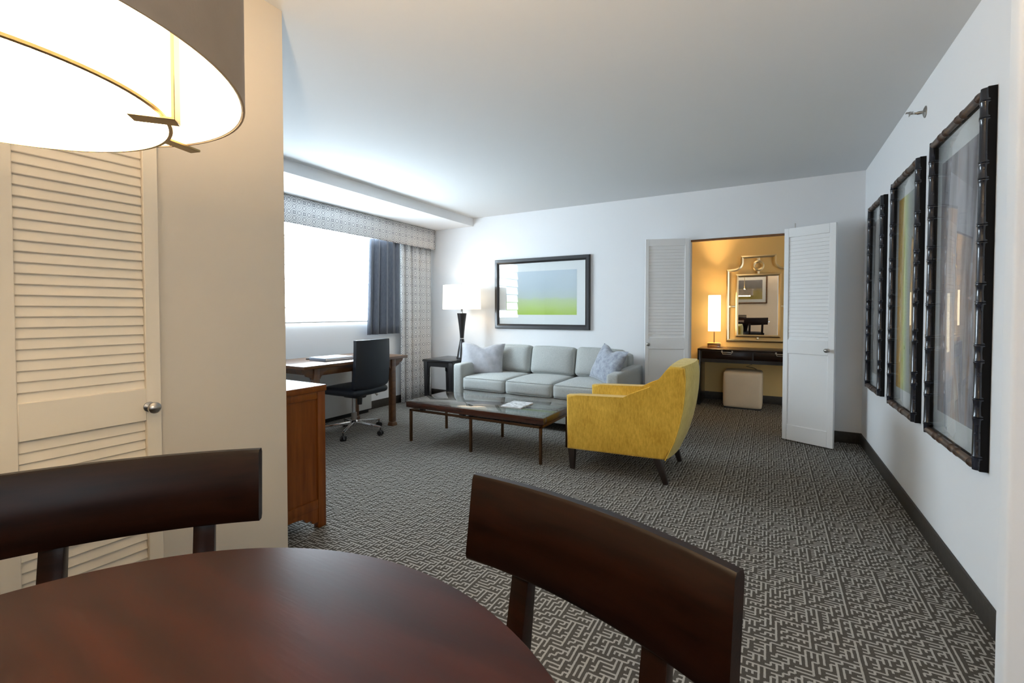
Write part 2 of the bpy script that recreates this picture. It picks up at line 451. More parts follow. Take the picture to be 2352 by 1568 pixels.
# window behind the shade
w1 = thing('window_1', 'window hidden behind the white roman shade', 'window', (XW, 3.4, 1.2), kind='structure')
fr = MB()
fr.box((XW - 0.12, WY0, WZ0), (XW - 0.05, WY0 + 0.05, WZ1)).box((XW - 0.12, WY1 - 0.05, WZ0), (XW - 0.05, WY1, WZ1)).box((XW - 0.12, WY0 + 0.05, WZ0), (XW - 0.05, WY1 - 0.05, WZ0 + 0.05)).box((XW - 0.12, WY0 + 0.05, WZ1 - 0.05), (XW - 0.05, WY1 - 0.05, WZ1)).box((XW - 0.12, 3.4, WZ0 + 0.05), (XW - 0.05, 3.45, WZ1 - 0.05))
finish('window_frame', fr, M['white_metal'], w1)
finish('window_pane', MB().box((XW - 0.09, WY0 + 0.05, WZ0 + 0.05), (XW - 0.085, WY1 - 0.05, WZ1 - 0.05)), M['glass'], w1)

# ------------------------------------------------------------------ louvered doors
def door_leaf(name, label, hinge, ang, w, h, t, louv, low, knob, pitch, tilt, lowlouv, z0=0.012, st=0.045, kind='structure', dm='door'):
    """leaf in local frame: x along the leaf from the hinge, y thickness (front face at -t/2), z up"""
    d = thing(name, label, 'door', (hinge[0], hinge[1], 0), kind=kind)
    mt = Matrix.Translation((hinge[0], hinge[1], 0)) @ Matrix.Rotation(ang, 4, 'Z')
    f = MB(); H = t / 2
    st0, st1 = st if isinstance(st, tuple) else (st, st)
    f.box((0, -H, z0), (st0, H, h), 0.002, 1, mt); f.box((w - st1, -H, z0), (w, H, h), 0.002, 1, mt)
    rails = [(z0, low[0]), (low[1], louv[0]), (louv[1], h)]
    for a, b in rails: f.box((st0, -H, a), (w - st1, H, b), 0.002, 1, mt)
    finish('door_frame', f, M[dm], d)
    def slats(z_a, z_b):
        s = MB(); n = int((z_b - z_a) / pitch); pp = (z_b - z_a) / n
        for i in range(n):
            zc = z_a + (i + 0.5) * pp
            m2 = mt @ Matrix.Translation((w / 2 + (st0 - st1) / 2, 0, zc)) @ Matrix.Rotation(tilt, 4, 'X')
            s.box((-(w - st0 - st1) / 2 - 0.001, -0.0035, -pp * 0.66), ((w - st0 - st1) / 2 + 0.001, 0.0035, pp * 0.66), 0.002, 1, m2)
        return s
    finish('louver_panel', slats(*louv), M[dm], d)
    if lowlouv: finish('lower_louver_panel', slats(*low), M[dm], d)
    else:
        p = MB().box((st0 - 0.001, -0.006, low[0] - 0.001), (w - st1 + 0.001, 0.006, low[1] + 0.001), 0, 1, mt)
        finish('lower_panel', p, M[dm], d)
        mo = MB()
        for sg in (-1, 1):
            y = sg * (H - 0.006)
            a, b, c_, e = st0, w - st1, low[0], low[1]
            for q0, q1 in (((a, c_), (b, c_)), ((b, c_), (b, e)), ((b, e), (a, e)), ((a, e), (a, c_))):
                mo.tube([mt @ Vector((q0[0], y, q0[1])), mt @ Vector((q1[0], y, q1[1]))], 0.005, 6)
        finish('panel_molding', mo, M[dm], d)
    k = MB(); kx, kz, ks = knob
    q = mt.to_3x3() @ Matrix.Rotation(R(90) * (1 if ks < 0 else -1), 3, 'X')
    k.lathe([(0.0, 0), (0.017, 0.0), (0.017, 0.004), (0.007, 0.008), (0.006, 0.02), (0.013, 0.026), (0.0185, 0.034), (0.0185, 0.042), (0.012, 0.049), (0.0, 0.051)], mt @ Vector((kx, ks * H, kz)), 24, q, cap=False)
    finish('knob', k, M['nickel'], d)
    return d
# closet door: local x runs along +y of the room, front face towards +x
door_leaf('door_1', 'warm tinted louvered closet door with a nickel knob in the tan wall', (XL + 0.019, 0.378), R(90), 0.388, 2.03, 0.034, (0.975, 1.93), (0.12, 0.866), (0.352, 0.912, -1), 0.0305, R(-14), True, st=0.043, dm='warm_cast_door')
door_leaf('door_2', 'warm tinted louvered closet leaf beside the hinge of the knobbed closet door', (XL + 0.019, -0.015), R(90), 0.388, 2.03, 0.034, (0.975, 1.93), (0.12, 0.866), (0.036, 0.912, -1), 0.0305, R(-14), True, st=0.043, dm='warm_cast_door')
# vanity room doors, folded open into the living room
def leaf_between(p, q): return math.atan2(q[1] - p[1], q[0] - p[0]), math.hypot(q[0] - p[0], q[1] - p[1])
a, wd = leaf_between((-0.765, 5.235), (-1.19, 5.075))
door_leaf('door_3', 'grey white louvered door leaf standing open beside the sofa', (-0.765, 5.235), a, wd, 2.03, 0.03, (0.96, 1.955), (0.15, 0.835), (wd - 0.03, 0.885, 1), 0.034, R(10), False, st=(0.04, 0.035))
a, wd = leaf_between((0.124, 5.12), (0.512, 4.935))
d4 = door_leaf('door_4', 'bright white louvered door leaf standing open beside the ottoman room', (0.124, 5.12), a, wd, 2.03, 0.03, (0.975, 1.945), (0.155, 0.845), (wd - 0.05, 0.89, -1), 0.034, R(-10), False, st=(0.04, 0.05))

finish('pivot_pin', MB().cyl((0.204, 5.082, 2.029), (0.204, 5.082, 2.075), 0.004, seg=10), M['nickel'], d4)

# ------------------------------------------------------------------ pendant lamp
PC = Vector((-0.599, 0.106)); PZ = 1.445
pl = thing('pendant_lamp', 'round taupe drum pendant lamp glowing over the dining table', 'pendant lamp', (PC.x, PC.y, PZ))
def ring(mb, ro, ri, z0, z1, seg=96):
    mb.lathe([(ro, z0), (ro, z1), (ri, z1), (ri, z0), (ro, z0)], (PC.x, PC.y, 0), seg, cap=False); return mb
finish('drum_shade', ring(MB(), 0.2115, 0.2095, PZ, PZ + 0.165), M['shade_out'], pl)
sl = finish('shade_lining', ring(MB(), 0.2094, 0.2080, PZ + 0.001, PZ + 0.164), M['shade_in'], pl)
M['pend_fab'] = emis('glowing inner shade', (1.0, 0.80, 0.52), 3.0, (0.9, 0.85, 0.75))
M['pend_disc'] = emis('glowing diffuser', (1.0, 0.76, 0.47), 13.0, (0.9, 0.87, 0.8))
finish('inner_shade', ring(MB(), 0.147, 0.1455, 1.4185, 1.585), M['pend_fab'], pl)
finish('diffuser', MB().lathe([(0, 1.4165), (0.143, 1.4165), (0.1455, 1.4185), (0.1455, 1.4215), (0, 1.4215)], (PC.x, PC.y, 0), 96, cap=False), M['pend_disc'], pl)
finish('inner_rim', MB().lathe([(0.1476, 1.4163), (0.1476, 1.4188), (0.1442, 1.4188), (0.1442, 1.4160), (0.1476, 1.4163)], (PC.x, PC.y, 0), 96, cap=False), M['brass'], pl)
finish('top_rim', ring(MB(), 0.2125, 0.2085, PZ + 0.164, PZ + 0.170), M['brass'], pl)
for k in range(3):
    ang = R(50 + 120 * k); m = Matrix.Translation((PC.x, PC.y, 0)) @ Matrix.Rotation(ang, 4, 'Z')
    b = MB()
    b.box((0.1545, -0.0085, 1.413), (0.1575, 0.0085, 1.60), 0.0005, 1, m)
    b.box((0.120, -0.0085, 1.412), (0.1575, 0.0085, 1.4145), 0.0005, 1, m)
    finish('bracket', b, M['brass'], pl)
    ang = R(106 + 120 * k); m = Matrix.Translation((PC.x, PC.y, 0)) @ Matrix.Rotation(ang, 4, 'Z')
    b = MB()
    b.box((0.181, -0.008, 1.4405), (0.184, 0.008, 1.60), 0.0005, 1, m)
    b.box((0.181, -0.008, 1.4405), (0.224, 0.008, 1.4435), 0.0005, 1, m)
    finish('bracket', b, M['brass'], pl)
sp = MB()
for k in range(3):
    a = R(20 + 120 * k)
    sp.cyl((PC.x, PC.y, PZ + 0.158), (PC.x + 0.209 * math.cos(a), PC.y + 0.209 * math.sin(a), PZ + 0.158), 0.003, seg=8)
finish('spider', sp, M['brass'], pl)
finish('stem', MB().cyl((PC.x, PC.y, PZ + 0.15), (PC.x, PC.y, HC - 0.02), 0.006, seg=12), M['brass'], pl)
finish('canopy', MB().lathe([(0, HC - 0.025), (0.055, HC - 0.022), (0.06, HC - 0.004), (0.06, HC), (0, HC)], (PC.x, PC.y, 0), 32, cap=False), M['brass'], pl)

# ------------------------------------------------------------------ dining table
TC = (-0.578, 0.057); TR = 0.591; TZ = 0.75
dt = thing('dining_table', 'round dark mahogany dining table in the foreground', 'dining table', (TC[0], TC[1], 0))
finish('tabletop', MB().lathe([(0, TZ - 0.032), (TR - 0.012, TZ - 0.032), (TR - 0.003, TZ - 0.026), (TR, TZ - 0.016), (TR - 0.001, TZ - 0.006), (TR - 0.006, TZ), (0, TZ)], (TC[0], TC[1], 0), 160, cap=False), M['mahogany'], dt)
finish('apron', MB().lathe([(TR - 0.10, TZ - 0.09), (TR - 0.09, TZ - 0.032), (TR - 0.12, TZ - 0.032), (TR - 0.12, TZ - 0.09), (TR - 0.10, TZ - 0.09)], (TC[0], TC[1], 0), 96, cap=False), M['espresso'], dt)
finish('pedestal', MB().lathe([(0.0, 0.06), (0.11, 0.06), (0.10, 0.12), (0.065, 0.2), (0.06, 0.5), (0.09, 0.64), (0.16, 0.717), (0, 0.717)], (TC[0], TC[1], 0), 40, cap=False), M['espresso'], dt)
for k in range(4):
    a = R(45 + 90 * k)
    finish('foot', MB().beam((TC[0] + 0.06 * math.cos(a), TC[1] + 0.06 * math.sin(a), 0.09), (TC[0] + 0.38 * math.cos(a), TC[1] + 0.38 * math.sin(a), 0.022), 0.07, 0.05, 0.08, 0.043, bev=0.004), M['espresso'], dt)

# ------------------------------------------------------------------ dining chairs (local: back at -y, faces +y)
def dining_chair(label, pos, nrm):
    """pos = middle of the back's top, nrm = horizontal unit vector pointing out of the back"""
    ang = math.atan2(nrm[1], nrm[0]) - R(-90)
    c = bpy.data.objects.new('dining_chair', None); COL.objects.link(c)
    c.location = (pos[0], pos[1], 0); c.rotation_euler = (0, 0, ang)
    tag(c, label, 'dining chair', 'dining chairs around the round table')
    def part(name, mb, mat):
        o = finish(name, mb, mat); o.parent = c; return o
    W, S, T = 0.278, 0.034, 0.024; zt, zb = 0.87, 0.690
    m = MB(); n = 24; rows = []
    for i in range(n + 1):
        x = -W + 2 * W * i / n; y0 = S * (x / W) ** 2 - S * 0.5
        nx, ny = -2 * S * x / W ** 2, 1.0; l = math.hypot(nx, ny); nx /= l; ny /= l
        lean = 0.022
        ring_ = []
        ce = 0.006 if 0 < i < n else 0.010
        zz = [(zb + ce, 0), (zb, 1), (zb, 2), (zb + ce, 3), (zt - ce, 3), (zt, 2), (zt, 1), (zt - ce, 0)]
        offs = {0: -T / 2, 1: -T / 2 + 0.004, 2: T / 2 - 0.004, 3: T / 2}
        for z, k in zz:
            tt = offs[k]
            ring_.append(m.bm.verts.new((x + nx * tt, y0 + ny * tt - lean * (z - zt) / (zt - zb) * -1 * -1, z)))
        rows.append(ring_)
    for a_, b_ in zip(rows, rows[1:]):
        for k in range(8):
            j = (k + 1) % 8; m.bm.faces.new((a_[k], a_[j], b_[j], b_[k]))
    m.bm.faces.new(rows[0][::-1]); m.bm.faces.new(rows[-1])
    part('backrest', m, M['espresso'])
    for sx in (-1, 1):
        x = sx * 0.148; y = S * (x / W) ** 2 - S * 0.5
        p = MB()
        p.beam((x, y + 0.0, 0.72), (x, y + 0.040, 0.44), 0.046, 0.046, 0.023, 0.040, up=(0, 1, 0), bev=0.002)
        p.beam((x, y + 0.040, 0.45), (x * 1.1, y + 0.0, 0.0), 0.042, 0.030, 0.036, 0.030, up=(0, 1, 0), bev=0.003)
        part('back_leg', p, M['espresso'])
        p = MB().beam((sx * 0.19, 0.47, 0.40), (sx * 0.19, 0.475, 0.0), 0.040, 0.028, 0.040, 0.028, up=(0, 1, 0), bev=0.003)
        part('front_leg', p, M['espresso'])
    part('seat_frame', MB().prism([(-0.205, 0.05), (0.205, 0.05), (0.225, 0.50), (-0.225, 0.50)], 0.385, 0.435, 'xy', 0.004), M['espresso'])
    part('seat', MB().rbox((-0.215, 0.055, 0.432), (0.215, 0.505, 0.475), 0.018, 8, (0, 0, 0.012)), M['leather'])
    return c
dining_chair('dark curved back dining chair across the table by the louvered closet door', (-1.350, 0.502), (-0.80, 0.60))
dining_chair('dark curved back dining chair nearest the yellow armchair', (-0.296, 0.788), (0.251, 0.968))
dining_chair('dark dining chair on the camera side of the table, seen in the mirror', (-0.86, -0.98), (-0.251, -0.968))

# ------------------------------------------------------------------ dresser
ds = thing('dresser', 'reddish brown wooden dresser behind the partition wall end', 'dresser', (-2.9, 1.5, 0))
DX0, DX1, DY0, DY1, DZ = -3.62, -2.225, 1.275, 1.745, 0.817
finish('dresser_top', MB().box((DX0 - 0.005, DY0, DZ - 0.035), (DX1 + 0.006, DY1 + 0.006, DZ), 0.004), M['cherry'], ds)
finish('carcass', MB().box((DX0 + 0.012, DY0 + 0.01, 0.12), (DX1 - 0.012, DY1 - 0.02, DZ - 0.035)), M['cherry'], ds)
for x0, x1 in ((DX1 - 0.045, DX1), (DX0, DX0 + 0.045)):
    for y0, y1 in ((DY0, DY0 + 0.05), (DY1 - 0.05, DY1)):
        finish('corner_post', MB().box((x0, y0, 0.0), (x1, y1, DZ - 0.035), 0.003), M['cherry'], ds)
for z0, z1 in ((0.115, 0.165), (DZ - 0.075, DZ - 0.035)):
    finish('side_rail', MB().box((DX1 - 0.03, DY0 + 0.05, z0), (DX1 - 0.002, DY1 - 0.05, z1), 0.003), M['cherry'], ds)
sc_pts = [(DY0 + 0.05, 0.115), (DY1 - 0.05, 0.115), (DY1 - 0.05, 0.035), (DY1 - 0.085, 0.035), (DY1 - 0.10, 0.06), (DY1 - 0.125, 0.058), (DY1 - 0.145, 0.085), (DY1 - 0.19, 0.092), (DY0 + 0.19, 0.092), (DY0 + 0.145, 0.085), (DY0 + 0.125, 0.058), (DY0 + 0.10, 0.06), (DY0 + 0.085, 0.035), (DY0 + 0.05, 0.035)]
finish('side_apron', MB().prism(sc_pts, DX1 - 0.028, DX1 - 0.006, 'yz'), M['cherry'], ds)
for r_ in range(3):
    for c_ in range(2):
        x0 = DX0 + 0.055 + c_ * 0.645; z0 = 0.14 + r_ * 0.213
        dr = finish('drawer', MB().box((x0, DY1 - 0.022, z0), (x0 + 0.635, DY1 - 0.002, z0 + 0.203), 0.004), M['cherry'], ds)
        finish('drawer_pull', MB().tube([(x0 + 0.27, DY1 - 0.002, z0 + 0.1), (x0 + 0.27, DY1 + 0.018, z0 + 0.1), (x0 + 0.365, DY1 + 0.018, z0 + 0.1), (x0 + 0.365, DY1 - 0.002, z0 + 0.1)], 0.005, 8), M['nickel'], dr)

# ------------------------------------------------------------------ writing desk
dk = thing('writing_desk', 'brown wooden writing desk under the window', 'desk', (-3.85, 3.18, 0))
KX0, KX1, KY0, KY1, KZ = -4.225, -3.50, 2.53, 3.83, 0.76
finish('desktop', MB().box((KX0, KY0, KZ - 0.03), (KX1, KY1, KZ), 0.006), M['deskwood'], dk)
LY0, LY1, LXF, LXB = 2.70, 3.665, -3.575, -4.15
ap = MB()
ap.box((LXF - 0.012, LY0, 0.655), (LXF + 0.012, LY1, KZ - 0.03), 0.003)
ap.box((LXB - 0.012, LY0, 0.655), (LXB + 0.012, LY1, KZ - 0.03), 0.003)
ap.box((LXB, LY0 - 0.012, 0.655), (LXF, LY0 + 0.012, KZ - 0.03), 0.003)
ap.box((LXB, LY1 - 0.012, 0.655), (LXF, LY1 + 0.012, KZ - 0.03), 0.003)
finish('apron', ap, M['deskwood'], dk)
for lx in (LXF, LXB):
    for ly, sg in ((LY0, -1), (LY1, 1)):
        lg = MB()
        lg.beam((lx, ly, 0.0), (lx, ly, 0.04), 0.078, 0.060, up=(0, 1, 0), bev=0.004)
        lg.beam((lx, ly, 0.04), (lx, ly, KZ - 0.03), 0.060, 0.060, up=(0, 1, 0), bev=0.010)
        finish('leg', lg, M['deskwood'], dk)
        # scrolled brackets outside and inside the leg
        br = MB()
        for s2, L in ((sg, 0.125), (-sg, 0.10)):
            y0 = ly + s2 * 0.03
            pts = [(y0, KZ - 0.03), (y0 + s2 * L, KZ - 0.03), (y0 + s2 * L, KZ - 0.05), (y0 + s2 * (L - 0.02), KZ - 0.072), (y0 + s2 * (L - 0.05), KZ - 0.082), (y0 + s2 * (L - 0.06), KZ - 0.10), (y0 + s2 * 0.02, KZ - 0.118), (y0 + s2 * 0.012, KZ - 0.135), (y0, KZ - 0.135)]
            br.prism(pts, lx - 0.013, lx + 0.013, 'yz')
        finish('bracket', br, M['deskwood'], dk)
bd = thing('binder', 'flat slate grey binder lying on the writing desk', 'binder', (-3.85, 3.2, KZ))
q = Matrix.Translation((-3.80, 3.06, KZ)) @ Matrix.Rotation(R(-4), 4, 'Z')
finish('cover', MB().box((-0.13, -0.16, 0.0), (0.13, 0.16, 0.03), 0.004, 2, q), M['slate'], bd)
finish('pages', MB().box((-0.125, -0.155, 0.006), (0.133, 0.155, 0.026), 0, 1, q), M['paper'], bd)
finish('top_sheet', MB().box((-0.12, -0.15, 0.03), (0.12, 0.15, 0.033), 0, 1, q), M['paper'], bd)
pn = MB().cyl((-4.02, 2.93, KZ + 0.008), (-3.93, 3.06, KZ + 0.008), 0.007, 0.006, 12)
tag(finish('pen', pn, M['blackwood']), 'thin dark pen lying behind the slate binder on the desk', 'pen')

# heater under the window
ht = thing('heater_cabinet', 'low grey heater cabinet on the floor under the window', 'heater', (-4.33, 3.1, 0))
finish('cabinet', MB().box((XW + 0.013, 1.7, 0.05), (-4.265, 4.02, 0.68), 0.006), M['white_metal'], ht)
finish('plinth', MB().box((XW + 0.013, 1.72, 0.0), (-4.30, 4.0, 0.05)), M['black'], ht)
finish('grille', MB().box((XW + 0.03, 1.8, 0.68), (-4.29, 3.95, 0.686), 0.001), M['nickel'], ht)

# ------------------------------------------------------------------ office chair
OC = Vector((-3.685, 3.235, 0))
oc = thing('office_chair', 'black leather swivel chair with chrome base at the desk', 'office chair', OC)
yaw = R(3)
om = Matrix.Translation(OC) @ Matrix.Rotation(yaw, 4, 'Z')   # chair faces -x
def back_fn(u, v, off):
    y = (u - 0.5) * 2; z = 0.452 + v * 0.512
    w = 0.238 - 0.012 * v
    if v < 0.16: w *= 1 - 0.30 * (1 - v / 0.16) ** 2.2
    x = 0.285 + 0.03 * math.sin(v * 2.6) - 0.03 * (1 - y * y) * -1 + 0.045 * (v - 0.35) ** 2 - 0.05
    if v < 0.12: x -= 0.05 * (1 - v / 0.12) ** 2
    return om @ Vector((x + off, y * w, z))
bk = MB(); nu, nv = 16, 22
fr_ = [[bk.bm.verts.new(back_fn(i / nu, j / nv, 0.0)) for i in range(nu + 1)] for j in range(nv + 1)]
bk2 = [[bk.bm.verts.new(back_fn(i / nu, j / nv, -0.038)) for i in range(nu + 1)] for j in range(nv + 1)]
for j in range(nv):
    for i in range(nu):
        bk.bm.faces.new((fr_[j][i], fr_[j][i + 1], fr_[j + 1][i + 1], fr_[j + 1][i])); bk.bm.faces.new((bk2[j][i], bk2[j + 1][i], bk2[j + 1][i + 1], bk2[j][i + 1]))
for j in range(nv):
    bk.bm.faces.new((fr_[j][0], fr_[j + 1][0], bk2[j + 1][0], bk2[j][0])); bk.bm.faces.new((fr_[j][nu], bk2[j][nu], bk2[j + 1][nu], fr_[j + 1][nu]))
for i in range(nu):
    bk.bm.faces.new((fr_[0][i], bk2[0][i], bk2[0][i + 1], fr_[0][i + 1])); bk.bm.faces.new((fr_[nv][i], fr_[nv][i + 1], bk2[nv][i + 1], bk2[nv][i]))
finish('backrest', bk, M['leather'], oc)
finish('seat', MB().rbox((-0.24, -0.235, 0.415), (0.255, 0.235, 0.485), 0.035, 10, (0, 0, 0.012), om), M['leather'], oc)
finish('tilt_mechanism', MB().box((-0.09, -0.06, 0.365), (0.12, 0.06, 0.42), 0.015, 2, om), M['black'], oc)
finish('tension_knob', MB().cyl(om @ Vector((0.13, -0.05, 0.39)), om @ Vector((0.13, -0.05, 0.315)), 0.026, 0.022), M['black'], oc)
finish('lever', MB().tube([om @ Vector(p) for p in ((0.03, 0.06, 0.40), (0.04, 0.20, 0.405), (0.06, 0.235, 0.385), (0.075, 0.26, 0.36))], [0.006, 0.006, 0.011, 0.017], 10), M['nickel'], oc)
finish('gas_lift', MB().lathe([(0.016, 0.2), (0.016, 0.37)], OC, 20), M['chrome'], oc)
finish('lift_sleeve', MB().lathe([(0.026, 0.11), (0.028, 0.21), (0.017, 0.215)], OC, 20), M['nickel'], oc)
finish('hub', MB().lathe([(0.0, 0.075), (0.035, 0.078), (0.042, 0.12), (0.028, 0.135), (0.0, 0.135)], OC, 24, cap=False), M['chrome'], oc)
for k in range(5):
    a = R(-60 + 72 * k); dx, dy = math.cos(a), math.sin(a)
    arm = MB().beam(OC + Vector((dx * 0.03, dy * 0.03, 0.11)), OC + Vector((dx * 0.315, dy * 0.315, 0.082)), 0.036, 0.022, 0.034, 0.018, bev=0.004)
    ao = finish('base_arm', arm, M['chrome'], oc)
    cs = MB(); px, py = OC.x + dx * 0.31, OC.y + dy * 0.31
    cs.cyl((px, py, 0.05), (px, py, 0.082), 0.007, seg=10)
    t_ = Vector((-dy, dx, 0))
    for s2 in (-1, 1):
        c0 = Vector((px, py, 0.026)) + t_ * (s2 * 0.006); c1 = Vector((px, py, 0.026)) + t_ * (s2 * 0.024)
        cs.cyl(c0, c1, 0.026, 0.024, 16)
    cs.cbox((px, py, 0.045), (0.03, 0.03, 0.018), 0.006)
    finish('caster', cs, M['black'], ao)

# ------------------------------------------------------------------ window dressing
M['shade'] = None
def shade_mat():
    m, nt, b = newmat('backlit roman shade')
    t = nt.nodes.new('ShaderNodeTexCoord'); sx = nt.nodes.new('ShaderNodeSeparateXYZ')
    nt.links.new(t.outputs['UV'], sx.inputs[0])
    f = MN(nt, 'FRACT', sx.outputs[1])
    # folded cloth is double where the pleats overlap and passes less daylight
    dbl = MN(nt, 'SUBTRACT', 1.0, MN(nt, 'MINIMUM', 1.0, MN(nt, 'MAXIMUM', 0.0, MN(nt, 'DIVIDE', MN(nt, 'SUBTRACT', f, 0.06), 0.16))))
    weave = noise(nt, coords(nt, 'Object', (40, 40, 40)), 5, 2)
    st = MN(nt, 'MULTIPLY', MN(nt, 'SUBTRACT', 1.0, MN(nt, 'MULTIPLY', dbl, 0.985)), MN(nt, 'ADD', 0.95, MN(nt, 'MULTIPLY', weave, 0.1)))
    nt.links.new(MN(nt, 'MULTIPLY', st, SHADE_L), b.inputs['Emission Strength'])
    setp(b, Base_Color=(0.8, 0.8, 0.79, 1), Roughness=0.9, Emission_Color=(0.74, 0.89, 1.0, 1))
    return m
SHADE_L = 9.0
M['shade'] = shade_mat()
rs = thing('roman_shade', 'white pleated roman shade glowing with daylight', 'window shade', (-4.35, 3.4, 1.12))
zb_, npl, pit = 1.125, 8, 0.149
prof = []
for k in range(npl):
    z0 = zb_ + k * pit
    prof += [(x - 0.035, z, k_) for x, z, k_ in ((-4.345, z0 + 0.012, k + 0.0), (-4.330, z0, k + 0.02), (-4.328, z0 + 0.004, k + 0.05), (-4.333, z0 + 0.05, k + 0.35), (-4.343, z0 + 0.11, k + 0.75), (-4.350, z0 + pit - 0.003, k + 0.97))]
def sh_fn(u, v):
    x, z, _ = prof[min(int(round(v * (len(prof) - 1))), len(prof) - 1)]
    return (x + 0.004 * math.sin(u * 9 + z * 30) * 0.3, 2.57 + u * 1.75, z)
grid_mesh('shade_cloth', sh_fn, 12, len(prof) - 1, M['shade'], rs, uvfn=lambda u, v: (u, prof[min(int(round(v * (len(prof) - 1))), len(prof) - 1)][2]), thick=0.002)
finish('bottom_bar', MB().box((-4.384, 2.57, zb_ - 0.008), (-4.370, 4.32, zb_ + 0.008), 0.003), M['white_metal'], rs)
finish('headrail', MB().box((-4.396, 2.57, 2.29), (-4.355, 4.32, 2.325), 0.003), M['white_metal'], rs)

va = thing('valance', 'trellis print fabric valance over the window', 'valance', (-4.27, 3.5, 2.145))
VY0, VY1 = 1.75, 5.255
grid_mesh('valance_face', lambda u, v: (-4.27 + 0.003 * math.sin(u * 40), VY0 + u * (VY1 - VY0), 2.145 + v * 0.283), 60, 2, M['trellis'], va, uvfn=lambda u, v: (u * (VY1 - VY0), v * 0.283 + 0.06), thick=0.014)
finish('valance_board', MB().box((XW + 0.002, VY0, 2.405), (-4.28, VY1, 2.425)), M['white_metal'], va)
finish('welt', MB().tube([(-4.264, VY0, 2.424), (-4.264, VY1, 2.424)], 0.005, 8), M['sofa_dark'], va)
def curtain(name, label, cat, y0, y1, z0, z1, x0, amp, folds, mat, thick=0.003, flare=0.0, seedv=0.0):
    L = (y1 - y0) * 1.9
    ph = [random.uniform(-0.5, 0.5) for _ in range(6)]
    def fn(u, v):
        zz = z0 + v * (z1 - z0)
        t = u * folds * 2 * math.pi
        k = 1 + 0.35 * math.sin(u * 5 + ph[0])
        x = x0 + amp * (math.sin(t + 0.7 * math.sin(u * 7 + ph[1])) * k + 0.25 * math.sin(2.3 * t + ph[2])) * (0.72 + 0.28 * (1 - v))
        y = y0 + u * (y1 - y0) + 0.012 * math.sin(t * 2 + ph[3]) * (1 - 0.4 * v) - flare * (1 - v) * (1 - u)
        return (x, y, zz)
    o = grid_mesh(name, fn, int(folds * 18), 10, mat, None, uvfn=lambda u, v: (u * L, v * (z1 - z0)), thick=thick)
    return tag(o, label, cat)
curtain('patterned_curtain', 'floor length trellis print curtain hanging in the corner', 'curtain', 4.60, 5.235, 0.012, 2.165, -4.318, 0.027, 4.6, M['trellis'])
curtain('blackout_drape', 'short blue grey blackout drape beside the roman shade', 'drape', 4.05, 4.575, 0.955, 2.165, -4.318, 0.022, 4.4, M['drape'], flare=0.045)

# ------------------------------------------------------------------ side table and lamp
stb = thing('side_table', 'black side table between the curtain and the sofa', 'side table', (-3.7, 4.87, 0))
SX0, SX1, SY0, SY1, SZ = -3.95, -3.465, 4.60, 5.14, 0.622
finish('tabletop', MB().box((SX0, SY0, SZ - 0.03), (SX1, SY1, SZ), 0.004), M['blackwood'], stb)
for x in (SX0 + 0.04, SX1 - 0.04):
    for y in (SY0 + 0.04, SY1 - 0.04):
        finish('leg', MB().beam((x, y, 0), (x, y, SZ - 0.03), 0.045, 0.062, up=(0, 1, 0), bev=0.004), M['blackwood'], stb)
ap = MB()
for y in (SY0 + 0.03, SY1 - 0.03):
    a0, a1 = SX0 + 0.07, SX1 - 0.07
    ap.prism([(a0, SZ - 0.03), (a1, SZ - 0.03), (a1, 0.40), (a1 - 0.016, 0.42), (a1 - 0.02, 0.50), (a1 - 0.035, 0.53), (a0 + 0.035, 0.53), (a0 + 0.02, 0.50), (a0 + 0.016, 0.42), (a0, 0.40)], y - 0.01, y + 0.01, 'xz')
for x in (SX0 + 0.03, SX1 - 0.03):
    a0, a1 = SY0 + 0.07, SY1 - 0.07
    ap.prism([(a0, SZ - 0.03), (a1, SZ - 0.03), (a1, 0.40), (a1 - 0.016, 0.42), (a1 - 0.02, 0.50), (a1 - 0.035, 0.53), (a0 + 0.035, 0.53), (a0 + 0.02, 0.50), (a0 + 0.016, 0.42), (a0, 0.40)], x - 0.01, x + 0.01, 'yz')
finish('apron', ap, M['blackwood'], stb)
LC = Vector((-3.545, 4.92, 0))
tl = thing('table_lamp', 'dark hourglass table lamp with a white drum shade beside the sofa', 'table lamp', (LC.x, LC.y, SZ))
finish('lamp_base', MB().lathe([(0.0, SZ), (0.072, SZ), (0.074, SZ + 0.015), (0.066, SZ + 0.03), (0.052, SZ + 0.12), (0.036, SZ + 0.20), (0.028, SZ + 0.255), (0.028, SZ + 0.265)], (LC.x, LC.y, 0), 40, cap=False), M['blackwood'], tl)
finish('collar', MB().lathe([(0.0, SZ + 0.262), (0.031, SZ + 0.262), (0.031, SZ + 0.272), (0.0, SZ + 0.272)], (LC.x, LC.y, 0), 32, cap=False), M['chrome'], tl)
finish('lamp_body', MB().lathe([(0.0, SZ + 0.272), (0.026, SZ + 0.272), (0.030, SZ + 0.33), (0.040, SZ + 0.43), (0.052, SZ + 0.52), (0.064, SZ + 0.60), (0.0, SZ + 0.602)], (LC.x, LC.y, 0), 40, cap=False), M['blackwood'], tl)
finish('lamp_neck', MB().lathe([(0.014, SZ + 0.602), (0.014, SZ + 0.68), (0.02, SZ + 0.69), (0.02, SZ + 0.73)], (LC.x, LC.y, 0), 20), M['chrome'], tl)
M['lampshade'] = emis('lit white lamp shade', (1.0, 0.86, 0.66), 0.45, (0.85, 0.82, 0.76))
sh = finish('lamp_shade', MB().lathe([(0.248, 1.275), (0.252, 1.275), (0.247, 1.588), (0.243, 1.588), (0.248, 1.275)], (LC.x, LC.y, 0), 64, cap=False), M['lampshade'], tl)
hp = MB()
for k in range(3):
    a = R(30 + 120 * k); hp.cyl((LC.x, LC.y, 1.578), (LC.x + 0.243 * math.cos(a), LC.y + 0.243 * math.sin(a), 1.578), 0.003, seg=6)
